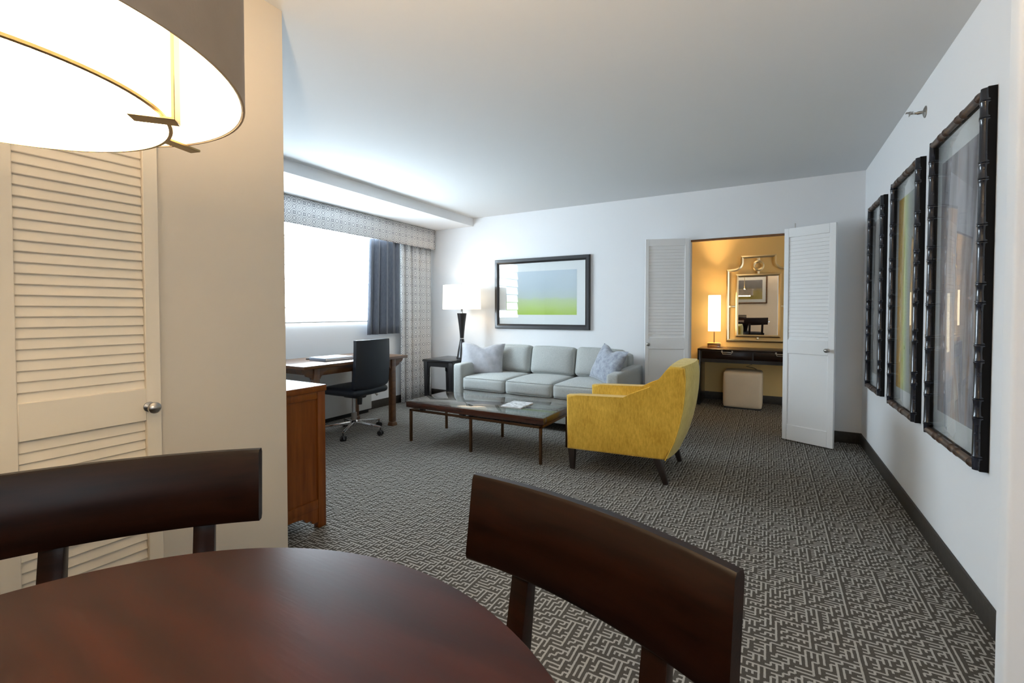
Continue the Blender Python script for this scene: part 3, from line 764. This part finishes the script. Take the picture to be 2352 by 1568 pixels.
hp.lathe([(0.02, 1.35), (0.03, 1.40), (0.03, 1.45), (0.0, 1.5)], (LC.x, LC.y, 0), 16, cap=False)
hp.cyl((LC.x, LC.y, 1.5), (LC.x, LC.y, 1.578), 0.003, seg=6)
finish('shade_fitter', hp, M['chrome'], tl)
finish('finial', MB().lathe([(0.0, 1.578), (0.012, 1.58), (0.008, 1.595), (0.011, 1.605), (0.0, 1.615)], (LC.x, LC.y, 0), 16, cap=False), M['chrome'], tl)

# ------------------------------------------------------------------ sofa
so = thing('sofa', 'pale grey tweed three seat sofa against the back wall', 'sofa', (-2.22, 4.75, 0))
AX0, AX1, AF, AB, AZ = -3.195, -1.24, 4.25, 5.22, 0.638
finish('base', MB().box((AX0 + 0.11, AF + 0.03, 0.09), (AX1 - 0.11, AB - 0.05, 0.345), 0.012), M['sofa'], so)
for x0, x1 in ((AX0, AX0 + 0.125), (AX1 - 0.125, AX1)):
    finish('arm', MB().rbox((x0, AF, 0.09), (x1, AB, AZ), 0.03, 10, (0.004, 0, 0.004)), M['sofa'], so)
finish('back_frame', MB().rbox((AX0 + 0.10, 5.04, 0.30), (AX1 - 0.10, AB, 0.765), 0.04, 10, (0, 0, 0)), M['sofa'], so)
sx0 = AX0 + 0.128; sw = (AX1 - AX0 - 0.256) / 3
def rrect_loop(x0, x1, y0, y1, z, r, crown=0.0):
    pts = []
    for cx, cy, a0 in ((x1 - r, y1 - r, 0), (x0 + r, y1 - r, 90), (x0 + r, y0 + r, 180), (x1 - r, y0 + r, 270)):
        for k in range(5):
            a = R(a0 + 22.5 * k); pts.append((cx + r * math.cos(a), cy + r * math.sin(a), z))
    return pts
for k in range(3):
    x0, x1 = sx0 + k * sw + 0.003, sx0 + (k + 1) * sw - 0.003
    sq = finish('seat_cushion', MB().rbox((x0, AF + 0.0, 0.35), (x1, 4.98, 0.495), 0.035, 12, (0.004, 0.008, 0.022)), M['sofa'], so)
    pp = MB()
    for z in (0.488, 0.358): pp.tube(rrect_loop(x0 + 0.006, x1 - 0.006, AF + 0.003, 4.97, z, 0.03), 0.0026, 6, True)
    finish('piping', pp, M['sofa_dark'], sq)
for k in range(3):
    x0, x1 = sx0 + k * sw + 0.006, sx0 + (k + 1) * sw - 0.006
    mt = Matrix.Translation(((x0 + x1) / 2, 4.915, 0.498)) @ Matrix.Rotation(R(-11), 4, 'X') @ Matrix.Rotation(R((-1.2, 0.4, 1.6)[k]), 4, 'Y')
    hw = (x1 - x0) / 2
    sq = finish('back_cushion', MB().rbox((-hw, -0.085, 0.0), (hw, 0.085, 0.325), 0.042, 12, (0.004, 0.055, 0.012), mt), M['sofa'], so)
for x in (AX0 + 0.08, AX1 - 0.08):
    for y in (AF + 0.08, AB - 0.08):
        finish('leg', MB().box((x - 0.03, y - 0.03, 0), (x + 0.03, y + 0.03, 0.092), 0.004), M['footwood'], so)
def pillow(name, label, c, w, h, t, rot, mat, chop=0.05):
    mt = Matrix.Translation(c) @ rot.to_4x4()
    n = 20; mb = MB(); F, B = [], []
    for j in range(n + 1):
        fr_row, bk_row = [], []
        for i in range(n + 1):
            u, v = -1 + 2 * i / n, -1 + 2 * j / n
            e = (max(0, 1 - abs(u) ** 2.4) * max(0, 1 - abs(v) ** 2.4)) ** 0.55
            pin = 1 - 0.07 * (1 - v * v) * abs(u) ** 2
            pin2 = 1 - 0.07 * (1 - u * u) * abs(v) ** 2
            x = u * w / 2 * pin; z = v * h / 2 * pin2
            g = math.exp(-(u / 0.33) ** 2)
            z -= chop * g * max(0, v) ** 1.5
            tt = t / 2 * e * (1 - 0.25 * g * max(0, v))
            wr = 0.006 * math.sin(9 * u + 5 * v) * e
            fr_row.append(mb.bm.verts.new(mt @ Vector((x, -tt - wr, z))))
            edge = i in (0, n) or j in (0, n)
            bk_row.append(fr_row[-1] if edge else mb.bm.verts.new(mt @ Vector((x, tt - wr, z))))
        F.append(fr_row); B.append(bk_row)
    for j in range(n):
        for i in range(n):
            mb.bm.faces.new((F[j][i], F[j][i + 1], F[j + 1][i + 1], F[j + 1][i]))
            try: mb.bm.faces.new((B[j][i], B[j + 1][i], B[j + 1][i + 1], B[j][i + 1]))
            except ValueError: pass
    o = finish(name, mb, mat, angle=80)
    # corded edge
    ed = []
    for k in range(n): ed.append((k, 0))
    for k in range(n): ed.append((n, k))
    for k in range(n): ed.append((n - k, n))
    for k in range(n): ed.append((0, n - k))
    return tag(o, label, 'pillow', 'throw pillows on the sofa')
pillow('throw_pillow', 'silvery grey pillow leaning in the sofa corner by the lamp', (-3.03, 4.62, 0.668), 0.54, 0.41, 0.17, Euler((R(-20), R(2), R(24))).to_matrix(), M['pillow_a'])
pillow('throw_pillow', 'mottled blue grey velvet pillow leaning on the sofa arm by the open door', (-1.465, 4.63, 0.685), 0.48, 0.40, 0.16, Euler((R(-24), R(7), R(-42))).to_matrix(), M['pillow_b'])

# ------------------------------------------------------------------ coffee table
ct = thing('coffee_table', 'low dark wood coffee table with a glass top before the sofa', 'coffee table', (-2.28, 3.57, 0))
CX0, CX1, CY0, CY1, CZ = -3.005, -1.555, 3.262, 3.885, 0.386
tp = MB(); bw = 0.055
tp.box((CX0, CY0, CZ - 0.055), (CX1, CY0 + bw, CZ), 0.004).box((CX0, CY1 - bw, CZ - 0.055), (CX1, CY1, CZ), 0.004).box((CX0, CY0 + bw, CZ - 0.055), (CX0 + bw, CY1 - bw, CZ), 0.004).box((CX1 - bw, CY0 + bw, CZ - 0.055), (CX1, CY1 - bw, CZ), 0.004)
finish('top_frame', tp, M['tablewood'], ct)
finish('top_panel', MB().box((CX0 + bw, CY0 + bw, CZ - 0.03), (CX1 - bw, CY1 - bw, CZ - 0.008)), M['tablewood'], ct)
finish('glass_top', MB().box((CX0 + 0.006, CY0 + 0.006, CZ), (CX1 - 0.006, CY1 - 0.006, CZ + 0.007), 0.002), thin_glass('table glass', (0.95, 0.98, 0.96), 0.0, 0.045), ct)
for x in (-2.978, -2.285, -1.600):
    for y in (3.300, 3.850):
        finish('leg', MB().box((x - 0.011, y - 0.011, 0), (x + 0.011, y + 0.011, 0.312), 0.002), M['bronze'], ct)
rl = MB()
for y in (3.300, 3.850): rl.box((-2.989, y - 0.011, 0.292), (-1.589, y + 0.011, 0.312), 0.002)
for x in (-2.978, -2.285, -1.600): rl.box((x - 0.011, 3.311, 0.292), (x + 0.011, 3.839, 0.312), 0.002)
finish('rail_frame', rl, M['bronze'], ct)
for x in (-2.85, -2.285, -1.73):
    for y in (3.32, 3.83): finish('spacer', MB().box((x - 0.02, y - 0.02, 0.305), (x + 0.02, y + 0.02, 0.333), 0.002), M['footwood'], ct)
def mag_mat():
    m, nt, b = newmat('printed cover')
    f = noise(nt, coords(nt, 'Object', (1, 1, 1)), 22, 4, 0.6)
    nt.links.new(ramp(nt, f, [(0.35, (0.18, 0.17, 0.17)), (0.52, (0.72, 0.71, 0.72)), (0.7, (0.80, 0.80, 0.82))]), b.inputs['Base Color'])
    setp(b, Roughness=0.35); return m
mg = thing('magazine', 'pale magazine lying on the glass coffee table', 'magazine', (-1.975, 3.58, CZ + 0.007))
q = Matrix.Translation((-1.975, 3.585, CZ + 0.0072)) @ Matrix.Rotation(R(2), 4, 'Z')
finish('pages', MB().box((-0.098, -0.128, 0.0005), (0.098, 0.128, 0.009), 0, 1, q), M['paper'], mg)
finish('cover', MB().box((-0.10, -0.13, 0.009), (0.10, 0.13, 0.0105), 0, 1, q).box((0.0985, -0.13, 0.0), (0.10, 0.13, 0.009), 0, 1, q), mag_mat(), mg)

# ------------------------------------------------------------------ yellow armchair
ac = thing('armchair', 'yellow velvet armchair with dark wood legs', 'armchair', (-0.95, 3.64, 0))
top_curve = [(-1.380, 0.583), (-1.30, 0.590), (-1.15, 0.597), (-1.031, 0.602), (-0.93, 0.607), (-0.87, 0.617), (-0.81, 0.643), (-0.744, 0.694), (-0.70, 0.733), (-0.655, 0.786), (-0.625, 0.827), (-0.602, 0.856)]
rear_curve = [(-0.505, 0.845), (-0.499, 0.76), (-0.503, 0.66), (-0.516, 0.55), (-0.540, 0.43), (-0.572, 0.32), (-0.630, 0.187)]
prof_side = top_curve + rear_curve + [(-1.374, 0.163)]
for nm, y0, y1 in (('side_panel', 3.300, 3.400), ('side_panel', 3.885, 3.985)):
    finish(nm, MB().prism(prof_side, y0, y1, 'xz', 0.020, 4), M['velvet'], ac, angle=50)
# outer back, bowed, and the padded inner back
def bx(z):
    pts = sorted([(z_, x_) for x_, z_ in rear_curve])
    for (z0, x0), (z1, x1) in zip(pts, pts[1:]):
        if z0 <= z <= z1: return x0 + (x1 - x0) * (z - z0) / (z1 - z0)
    return pts[-1][1] if z > pts[-1][0] else pts[0][1]
n1, n2 = 18, 16
ob = MB(); Rr, Ff = [], []
for j in range(n2 + 1):
    z = 0.188 + (0.853 - 0.188) * j / n2; r1, r2 = [], []
    for i in range(n1 + 1):
        u = i / n1; y = 3.312 + u * (3.973 - 3.312)
        edge = math.sin(math.pi * u) ** 0.55
        zz = z + (0.012 * edge if j == n2 else 0)
        r1.append(ob.bm.verts.new((bx(z) - 0.012 + 0.052 * edge - (0.012 if j == n2 else 0), y, zz)))
        r2.append(ob.bm.verts.new((bx(z) - 0.096, y, zz)))
    Rr.append(r1); Ff.append(r2)
for j in range(n2):
    for i in range(n1):
        ob.bm.faces.new((Rr[j][i], Rr[j][i + 1], Rr[j + 1][i + 1], Rr[j + 1][i])); ob.bm.faces.new((Ff[j][i], Ff[j + 1][i], Ff[j + 1][i + 1], Ff[j][i + 1]))
    ob.bm.faces.new((Rr[j][0], Rr[j + 1][0], Ff[j + 1][0], Ff[j][0])); ob.bm.faces.new((Rr[j][n1], Ff[j][n1], Ff[j + 1][n1], Rr[j + 1][n1]))
for i in range(n1):
    ob.bm.faces.new((Rr[0][i], Ff[0][i], Ff[0][i + 1], Rr[0][i + 1])); ob.bm.faces.new((Rr[n2][i], Rr[n2][i + 1], Ff[n2][i + 1], Ff[n2][i]))
bo = finish('backrest', ob, M['velvet_lit'], ac, angle=60)
for y in (3.301, 3.984): finish('piping', MB().tube([(x + 0.002, y, z) for x, z in rear_curve], 0.0045, 6), M['velvet'], bo)
finish('inner_back_pad', MB().rbox((-0.72, 3.405, 0.40), (-0.60, 3.88, 0.70), 0.05, 8, (0.02, 0, 0.006), None), M['velvet'], ac)
finish('seat_cushion', MB().rbox((-1.365, 3.402, 0.30), (-0.70, 3.883, 0.455), 0.04, 10, (0.006, 0, 0.02)), M['velvet'], ac)
finish('base', MB().box((-1.36, 3.39, 0.165), (-0.64, 3.895, 0.31), 0.01), M['velvet'], ac)
for y in (3.345, 3.94):
    finish('leg', MB().beam((-1.345, y, 0.17), (-1.340, y, 0.0), 0.055, 0.034, up=(0, 1, 0), bev=0.003), M['footwood'], ac)
    finish('leg', MB().beam((-0.690, y, 0.19), (-0.630, y + 0.01 * (1 if y < 3.6 else 0), 0.0), 0.055, 0.034, up=(0, 1, 0), bev=0.003), M['footwood'], ac)

# ------------------------------------------------------------------ pictures
def art_mat(name, kind):
    m, nt, b = newmat(name)
    t = nt.nodes.new('ShaderNodeTexCoord'); s = nt.nodes.new('ShaderNodeSeparateXYZ')
    nt.links.new(t.outputs['UV'], s.inputs[0]); u, v = s.outputs[0], s.outputs[1]
    mp = nt.nodes.new('ShaderNodeMapping'); nt.links.new(t.outputs['UV'], mp.inputs[0])
    if kind == 'sea':
        mp.inputs['Scale'].default_value = (2.2, 1.2, 1)
        n = noise(nt, mp.outputs[0], 3, 4)
        f = MN(nt, 'ADD', v, MN(nt, 'MULTIPLY', MN(nt, 'SUBTRACT', n, 0.5), 0.10))
        col = ramp(nt, f, [(0.0, (0.45, 0.62, 0.10)), (0.14, (0.52, 0.66, 0.22)), (0.32, (0.55, 0.66, 0.38)), (0.40, (0.55, 0.62, 0.60)), (0.62, (0.55, 0.62, 0.68)), (1.0, (0.60, 0.67, 0.75))])
    elif kind == 'stripe':
        mp.inputs['Scale'].default_value = (3, 0.5, 1)
        n = noise(nt, mp.outputs[0], 2, 3)
        f = MN(nt, 'ADD', u, MN(nt, 'MULTIPLY', MN(nt, 'SUBTRACT', n, 0.5), 0.14))
        col = ramp(nt, f, [(0.0, (0.74, 0.36, 0.05)), (0.26, (0.76, 0.48, 0.03)), (0.36, (0.66, 0.66, 0.05)), (0.47, (0.36, 0.50, 0.10)), (0.60, (0.33, 0.38, 0.33)), (1.0, (0.24, 0.25, 0.26))])
    elif kind == 'drape':
        mp.inputs['Scale'].default_value = (2.2, 0.8, 1)
        n = noise(nt, mp.outputs[0], 1.6, 3, 0.45); n.node.inputs['Distortion'].default_value = 1.6
        col = ramp(nt, n, [(0.30, (0.20, 0.17, 0.18)), (0.42, (0.38, 0.36, 0.40)), (0.52, (0.50, 0.48, 0.52)), (0.62, (0.45, 0.33, 0.30)), (0.72, (0.55, 0.53, 0.50))])
    elif kind == 'swirl':
        mp.inputs['Scale'].default_value = (1.6, 0.7, 1)
        n = noise(nt, mp.outputs[0], 1.8, 2, 0.4); n.node.inputs['Distortion'].default_value = 2.4
        col = ramp(nt, n, [(0.30, (0.14, 0.11, 0.09)), (0.42, (0.33, 0.29, 0.27)), (0.55, (0.50, 0.47, 0.45)), (0.70, (0.30, 0.22, 0.15))])
    else:
        n = noise(nt, mp.outputs[0], 4, 4)
        f = MN(nt, 'ADD', v, MN(nt, 'MULTIPLY', MN(nt, 'SUBTRACT', n, 0.5), 0.45))
        col = ramp(nt, f, [(0.1, (0.42, 0.33, 0.08)), (0.4, (0.38, 0.30, 0.10)), (0.6, (0.25, 0.24, 0.24)), (1.0, (0.22, 0.22, 0.26))])
    nt.links.new(col, b.inputs['Base Color']); setp(b, Roughness=0.9, Specular_IOR_Level=0.1)
    return m
def panel_uv(name, p00, p10, p11, p01, mat, parent, depth):
    """flat print with real thickness, uv over its face"""
    d = Vector(depth); f = [Vector(p) for p in (p00, p10, p11, p01)]
    vs = f + [p + d for p in f]
    me = bpy.data.meshes.new(name)
    me.from_pydata([tuple(v) for v in vs], [], [(0, 1, 2, 3), (7, 6, 5, 4), (0, 4, 5, 1), (1, 5, 6, 2), (2, 6, 7, 3), (3, 7, 4, 0)])
    me.materials.append(mat); uv = me.uv_layers.new(name='UVMap')
    tab = {0: (0, 0), 1: (1, 0), 2: (1, 1), 3: (0, 1)}
    for l in me.loops: uv.data[l.index].uv = tab[l.vertex_index % 4]
    o = bpy.data.objects.new(name, me); COL.objects.link(o); attach(o, parent); return o
# picture above the sofa
ps = thing('framed_picture', 'wide black framed print of pale blue and lime green above the sofa', 'framed picture', (-2.56, YB, 1.0))
x0, x1, z0, z1 = -3.237, -1.890, 1.018, 1.935; fw = 0.062; yf, yk = YB - 0.042, YB
pf = MB()
prof = [(0, 0), (0, -0.030), (0.010, -0.042), (0.040, -0.038), (0.052, -0.030), (fw, -0.020), (fw, 0)]
def frame_ring(mb, x0, x1, z0, z1, prof, yk):
    rings = []
    for dx, dy in prof:
        rings.append([mb.bm.verts.new((x0 + dx, yk + dy, z0 + dx)), mb.bm.verts.new((x1 - dx, yk + dy, z0 + dx)), mb.bm.verts.new((x1 - dx, yk + dy, z1 - dx)), mb.bm.verts.new((x0 + dx, yk + dy, z1 - dx))])
    for a_, b_ in zip(rings, rings[1:]):
        for k in range(4):
            j = (k + 1) % 4; mb.bm.faces.new((a_[k], a_[j], b_[j], b_[k]))
    return mb
finish('frame', frame_ring(pf, x0, x1, z0, z1, prof, yk), M['blackwood'], ps, angle=20)
finish('mat', MB().box((x0 + 0.05, yk - 0.010, z0 + 0.05), (x1 - 0.05, yk - 0.003, z1 - 0.05)), M['mat_board'], ps)
ax0, ax1, az0, az1 = x0 + 0.17, x1 - 0.175, z0 + 0.185, z1 - 0.17
panel_uv('print', (ax0, yk - 0.0115, az0), (ax1, yk - 0.0115, az0), (ax1, yk - 0.0115, az1), (ax0, yk - 0.0115, az1), art_mat('blue green print', 'sea'), ps, (0, 0.0014, 0))
finish('glazing', MB().box((x0 + 0.055, yk - 0.018, z0 + 0.055), (x1 - 0.055, yk - 0.016, z1 - 0.055)), M['glass'], ps)

def bamboo_rod(mb, p0, p1, r, nodes, flat):
    p0, p1 = Vector(p0), Vector(p1); L = (p1 - p0).length; d = (p1 - p0) / L
    pts, rad = [], []
    pos = 0.0
    cuts = [0] + nodes + [L]
    pts.append(p0); rad.append(r * 0.9)
    for c in nodes:
        for o_, k in ((-0.030, 0.95), (-0.008, 1.0), (-0.005, 1.10), (-0.002, 1.08), (0.000, 0.93), (0.003, 1.09), (0.006, 1.08), (0.010, 1.0)):
            s_ = c + o_
            if 0.004 < s_ < L - 0.004: pts.append(p0 + d * s_); rad.append(r * k)
    pts.append(p1); rad.append(r * 0.9)
    mb.tube(pts, rad, 12)
def bamboo_nodes(L, step=0.112, j=0.32):
    out, s_, k = [], 0.05, 0
    while s_ < L - 0.04:
        out.append(s_); s_ += step * (1.45 if k % 2 == 0 else 0.62) * random.uniform(0.9, 1.1); k += 1
    return out
def bamboo_picture(label, ya, yb, z0, z1, art, group='bamboo framed prints on the white wall', wall='x', X=XR, matw=(0.105, 0.14), colors=('bamboo', 'bamboo_brown'), name='bamboo_framed_print'):
    """ya nearer edge, yb far edge (room y) for the right wall; for wall 'y' ya/yb are x limits on the wall y = X facing +y"""
    pc = thing(name, label, 'framed print', (X, (ya + yb) / 2, z0) if wall == 'x' else ((ya + yb) / 2, X, z0), group)
    D = 0.028; r = 0.0185
    def P(s_, d, z):          # s_ along the wall, d out of the wall
        return Vector((X - d, s_, z)) if wall == 'x' else Vector((s_, X + d, z))
    def bb(mb, s0, s1, d0, d1, za, zb):
        a_, b_ = P(s0, d0, za), P(s1, d1, zb)
        mb.box([min(a_[i], b_[i]) for i in range(3)], [max(a_[i], b_[i]) for i in range(3)], 0.002); return mb
    fwid = 0.036
    bk_ = MB()
    bb(bk_, ya, ya + fwid, 0, D, z0, z1); bb(bk_, yb - fwid, yb, 0, D, z0, z1)
    bb(bk_, ya + fwid, yb - fwid, 0, D, z0, z0 + fwid); bb(bk_, ya + fwid, yb - fwid, 0, D, z1 - fwid, z1)
    finish('frame', bk_, M['frame_side'], pc)
    H, W_ = z1 - z0, yb - ya
    for s_ in (ya + fwid / 2, yb - fwid / 2):
        m = MB(); bamboo_rod(m, P(s_, D, z0 + 0.004), P(s_, D, z1 - 0.004), r, bamboo_nodes(H), 0)
        finish('bamboo_molding', m, M[colors[0]], pc)
    for z in (z0 + fwid / 2, z1 - fwid / 2):
        m = MB(); bamboo_rod(m, P(ya + 0.02, D, z), P(yb - 0.02, D, z), r, bamboo_nodes(W_ - 0.04), 0)
        finish('bamboo_molding', m, M[colors[1]], pc)
    finish('mat', bb(MB(), ya + 0.03, yb - 0.03, 0.003, 0.012, z0 + 0.03, z1 - 0.03), M['mat_board'], pc)
    s0, s1, za, zb = ya + matw[0], yb - matw[0], z0 + matw[1], z1 - matw[1]
    if wall == 'x':   # seen from the room the far edge is on the left
        q = (P(s1, 0.0135, za), P(s0, 0.0135, za), P(s0, 0.0135, zb), P(s1, 0.0135, zb)); dp = (0.0014, 0, 0)
    else:
        q = (P(s1, 0.0135, za), P(s0, 0.0135, za), P(s0, 0.0135, zb), P(s1, 0.0135, zb)); dp = (0, -0.0014, 0)
    panel_uv('print', *q, art, pc, dp)
    finish('glazing', bb(MB(), ya + 0.032, yb - 0.032, 0.021, 0.023, z0 + 0.032, z1 - 0.032), M['glass'], pc)
    return pc
bamboo_picture('tall bamboo framed print of grey mauve drapery, nearest of the three', 2.472, 3.165, 0.598, 2.112, art_mat('mauve drapery print', 'drape'))
bamboo_picture('tall bamboo framed print of yellow and green stripes, middle of the three', 3.392, 4.035, 0.598, 2.112, art_mat('yellow green print', 'stripe'))
bamboo_picture('tall bamboo framed print with a brown swirl, beside the back corner', 4.338, 4.868, 0.598, 2.112, art_mat('brown swirl print', 'swirl'))
bamboo_picture('wide bamboo framed landscape print on the dining wall, seen in the mirror', -1.16, -0.06, 1.19, 2.03, art_mat('ochre landscape print', 'land'), group='bamboo framed prints in the dining area', wall='y', X=YBEH, matw=(0.13, 0.13), colors=('bronze', 'bronze'))

# sprinkler
sk = thing('sprinkler_head', 'small metal sprinkler head high on the white wall', 'sprinkler', (XR, 3.436, 2.372))
qx = Matrix.Rotation(R(-90), 3, 'Y')
S0 = Vector((XR + 0.001, 3.436, 2.372))
finish('rosette', MB().lathe([(0, 0), (0.034, 0.0), (0.032, 0.004), (0.018, 0.010), (0.012, 0.012), (0, 0.012)], S0, 28, qx, cap=False), M['nickel'], sk)
finish('nozzle', MB().lathe([(0.009, 0.01), (0.009, 0.035), (0.006, 0.04), (0.005, 0.048)], S0, 14, qx), M['nickel'], sk)
ym = MB()
for s_ in (-1, 1): ym.tube([S0 + Vector((-0.032, s_ * 0.008, 0)), S0 + Vector((-0.05, s_ * 0.012, 0)), S0 + Vector((-0.068, s_ * 0.003, 0))], 0.0022, 6)
finish('yoke', ym, M['nickel'], sk)
finish('deflector', MB().box(S0 + Vector((-0.072, -0.014, -0.010)), S0 + Vector((-0.069, 0.014, 0.012)), 0.0005).box(S0 + Vector((-0.088, -0.012, 0.008)), S0 + Vector((-0.055, 0.012, 0.0105)), 0.0005), M['nickel'], sk)

# ------------------------------------------------------------------ vanity room
vt = thing('vanity_table', 'dark espresso vanity table with drawers below the mirror', 'vanity table', (0.14, 6.76, 0))
VX0, VX1, VF, VB, VZ = -0.83, 1.10, 6.50, 7.03, 0.752
finish('tabletop', MB().box((VX0, VF, VZ - 0.022), (VX1, VB, VZ), 0.003), M['espresso'], vt)
finish('apron', MB().box((VX0 + 0.03, VF + 0.014, 0.575), (VX1 - 0.03, VB, VZ - 0.022)), M['blackwood'], vt)
for x in (VX0, VX1 - 0.035):
    finish('leg', MB().box((x, VF + 0.004, 0), (x + 0.035, VB, VZ - 0.022), 0.003), M['blackwood'], vt)
for k in range(3):
    xa = -0.785 + k * 0.61
    dr = finish('drawer', MB().box((xa + 0.008, VF + 0.002, 0.622), (xa + 0.602, VF + 0.016, VZ - 0.028), 0.002), M['espresso'], vt)
    xc = xa + 0.312; zc = 0.708
    hd = MB()
    hd.tube([(xc - 0.06, VF, zc + 0.018), (xc - 0.06, VF - 0.016, zc + 0.014), (xc - 0.048, VF - 0.02, zc - 0.016), (xc + 0.048, VF - 0.02, zc - 0.016), (xc + 0.06, VF - 0.016, zc + 0.014), (xc + 0.06, VF, zc + 0.018)], 0.0045, 8)
    for s_ in (-1, 1): hd.cbox((xc + s_ * 0.06, VF - 0.001, zc + 0.014), (0.018, 0.006, 0.03), 0.002)
    hd.cbox((xc, VF - 0.0005, zc + 0.004), (0.10, 0.004, 0.010), 0.001)
    finish('drawer_pull', hd, M['nickel'], dr)
VL = Vector((-0.655, 6.79, VZ))
vl = thing('vanity_lamp', 'slim white cylinder lamp on an amber block on the vanity', 'table lamp', VL)
finish('lamp_base', MB().box(VL + Vector((-0.08, -0.05, 0)), VL + Vector((0.08, 0.05, 0.032)), 0.003).box(VL + Vector((-0.08, -0.05, 0.036)), VL + Vector((0.08, 0.05, 0.066)), 0.003).box(VL + Vector((-0.074, -0.045, 0.030)), VL + Vector((0.074, 0.045, 0.038))), M['amber'], vl)
finish('stem', MB().cyl(VL + Vector((0, 0, 0.066)), VL + Vector((0, 0, 0.30)), 0.006, seg=12), M['bronze'], vl)
M['vshade'] = emis('lit slim lamp shade', (1.0, 0.80, 0.47), 1.7, (0.85, 0.78, 0.65))
finish('lamp_shade', MB().lathe([(0.0775, 0.225), (0.079, 0.225), (0.079, 0.715), (0.0775, 0.715), (0.0775, 0.225)], VL, 48, cap=False), M['vshade'], vl)
sf = MB()
for k in range(3):
    a = R(90 + 120 * k); sf.cyl(VL + Vector((0, 0, 0.298)), VL + Vector((0.078 * math.cos(a), 0.078 * math.sin(a), 0.298)), 0.002, seg=6)
finish('shade_fitter', sf, M['bronze'], vl)

# mirror (hung with its head leaning slightly out)
MCX = -0.137
mi = thing('wall_mirror', 'ornate champagne framed mirror with a pagoda crest above the vanity', 'mirror', (MCX, YF - 0.004, 0.845))
mm = Matrix.Translation((MCX, YF - 0.012, 0.845)) @ Matrix.Rotation(R(1.05), 4, 'X')
def xf(mb):
    bmesh.ops.transform(mb.bm, matrix=mm, verts=mb.bm.verts[:]); return mb
hw = 0.372
half = [(-hw, 0.0), (-hw, 0.965)]
arc = []
for k in range(0, 9):
    a = R(270 + 90 * k / 8)
    arc.append((-0.285 - 0.0 + 0.105 * math.cos(a) - 0.015, 1.075 + 0.105 * math.sin(a)))
half += arc[:]
half += [(-0.195, 1.145)]
full = half + [(-x, z) for x, z in reversed(half)]
finish('outer_frame', xf(MB().strip(full, 0.036, 0.02, True)), M['mirror_frame'], mi, angle=12)
iw = 0.255
finish('inner_frame', xf(MB().strip([(-iw, 0.065), (-iw, 0.895), (iw, 0.895), (iw, 0.065)], 0.036, 0.022, True)), M['mirror_frame'], mi, angle=12)
finish('mirror_glass', xf(MB().box((-iw + 0.012, -0.012, 0.077), (iw - 0.012, -0.004, 0.883))), M['mirror'], mi)
cn = MB()
for s_ in (-1, 1):
    for z in (0.47,): cn.box((s_ * 0.314 - 0.043, -0.012, z - 0.012), (s_ * 0.314 + 0.043, 0, z + 0.012), 0.002)
cn.box((-0.014, -0.012, 0.016), (0.014, 0, 0.05), 0.002); cn.box((-0.014, -0.012, 0.912), (0.014, 0, 0.955), 0.002); cn.box((-0.02, -0.012, 1.09), (0.02, 0, 1.13), 0.002)
finish('connector', xf(cn), M['mirror_frame'], mi)
finish('crest_ring', xf(MB().strip([(0.056 * math.cos(2 * math.pi * k / 36), 1.02 + 0.056 * math.sin(2 * math.pi * k / 36)) for k in range(36)], 0.034, 0.02, True)), M['mirror_frame'], mi, angle=12)

ot = thing('ottoman', 'cream leather cube ottoman under the vanity table', 'ottoman', (-0.29, 6.67, 0))
finish('body', MB().rbox((-0.512, 6.45, 0.018), (-0.066, 6.89, 0.470), 0.028, 10, (0.006, 0.006, 0.012)), M['tanleather'], ot)
finish('plinth', MB().box((-0.50, 6.465, 0.0), (-0.08, 6.875, 0.024)), M['black'], ot)
cb = MB().tube([(-0.25, 7.042, 0.574), (-0.24, 7.042, 0.55), (-0.20, 7.042, 0.52), (-0.27, 7.042, 0.49), (-0.17, 7.042, 0.47), (-0.12, 7.042, 0.44), (-0.10, 7.042, 0.30), (-0.10, 7.042, 0.11)], 0.0045, 8)
tag(finish('power_cord', cb, M['black']), 'black power cord dangling under the vanity behind the ottoman', 'cord')

# ------------------------------------------------------------------ light
def point(name, loc, e, col, r=0.03):
    l = bpy.data.lights.new(name, 'POINT'); l.energy = e; l.color = col; l.shadow_soft_size = r
    o = bpy.data.objects.new(name, l); COL.objects.link(o); o.location = loc; return o
WARM = (1.0, 0.72, 0.42)
point('table_lamp_bulb', (LC.x, LC.y, 1.44), 5, (1.0, 0.72, 0.46), 0.04)
point('vanity_lamp_bulb', (VL.x, VL.y, VZ + 0.47), 55, (1.0, 0.70, 0.40), 0.03)
point('pendant_bulb', (PC.x, PC.y, 1.57), 42, (1.0, 0.74, 0.47), 0.05)

w = bpy.data.worlds.new('daylight'); sc.world = w; w.use_nodes = True  # fill light, enters through the gap added behind the camera
bg = w.node_tree.nodes['Background']; bg.inputs[0].default_value = (0.80, 0.90, 1.0, 1); bg.inputs[1].default_value = 1.7

# ------------------------------------------------------------------ camera
cam = bpy.data.cameras.new('camera'); co = bpy.data.objects.new('camera', cam); COL.objects.link(co)
yawc, pit_ = math.atan(591 / 1045.0), math.atan(0.0232)
co.location = (0, 0, 1.23); co.rotation_euler = (R(90) - pit_, 0, yawc)
cam.sensor_width = 36; cam.lens = 1045.0 / 2352 * 36; cam.shift_y = -42.0 / 2352; cam.clip_start = 0.02
sc.camera = co
vs_ = sc.view_settings
sc.display_settings.display_device = 'sRGB'
vs_.view_transform = 'Standard'; vs_.look = 'None'; vs_.gamma = 1.0; vs_.use_curve_mapping = False
vs_.exposure = 1.4
sc.cycles.use_denoising = True
sc.cycles.max_bounces = 8; sc.cycles.diffuse_bounces = 4; sc.cycles.glossy_bounces = 4; sc.cycles.transparent_max_bounces = 12
sc.cycles.use_adaptive_sampling = True; sc.cycles.adaptive_threshold = 0.08; sc.cycles.use_light_tree = False
sc.cycles.sample_clamp_indirect = 8
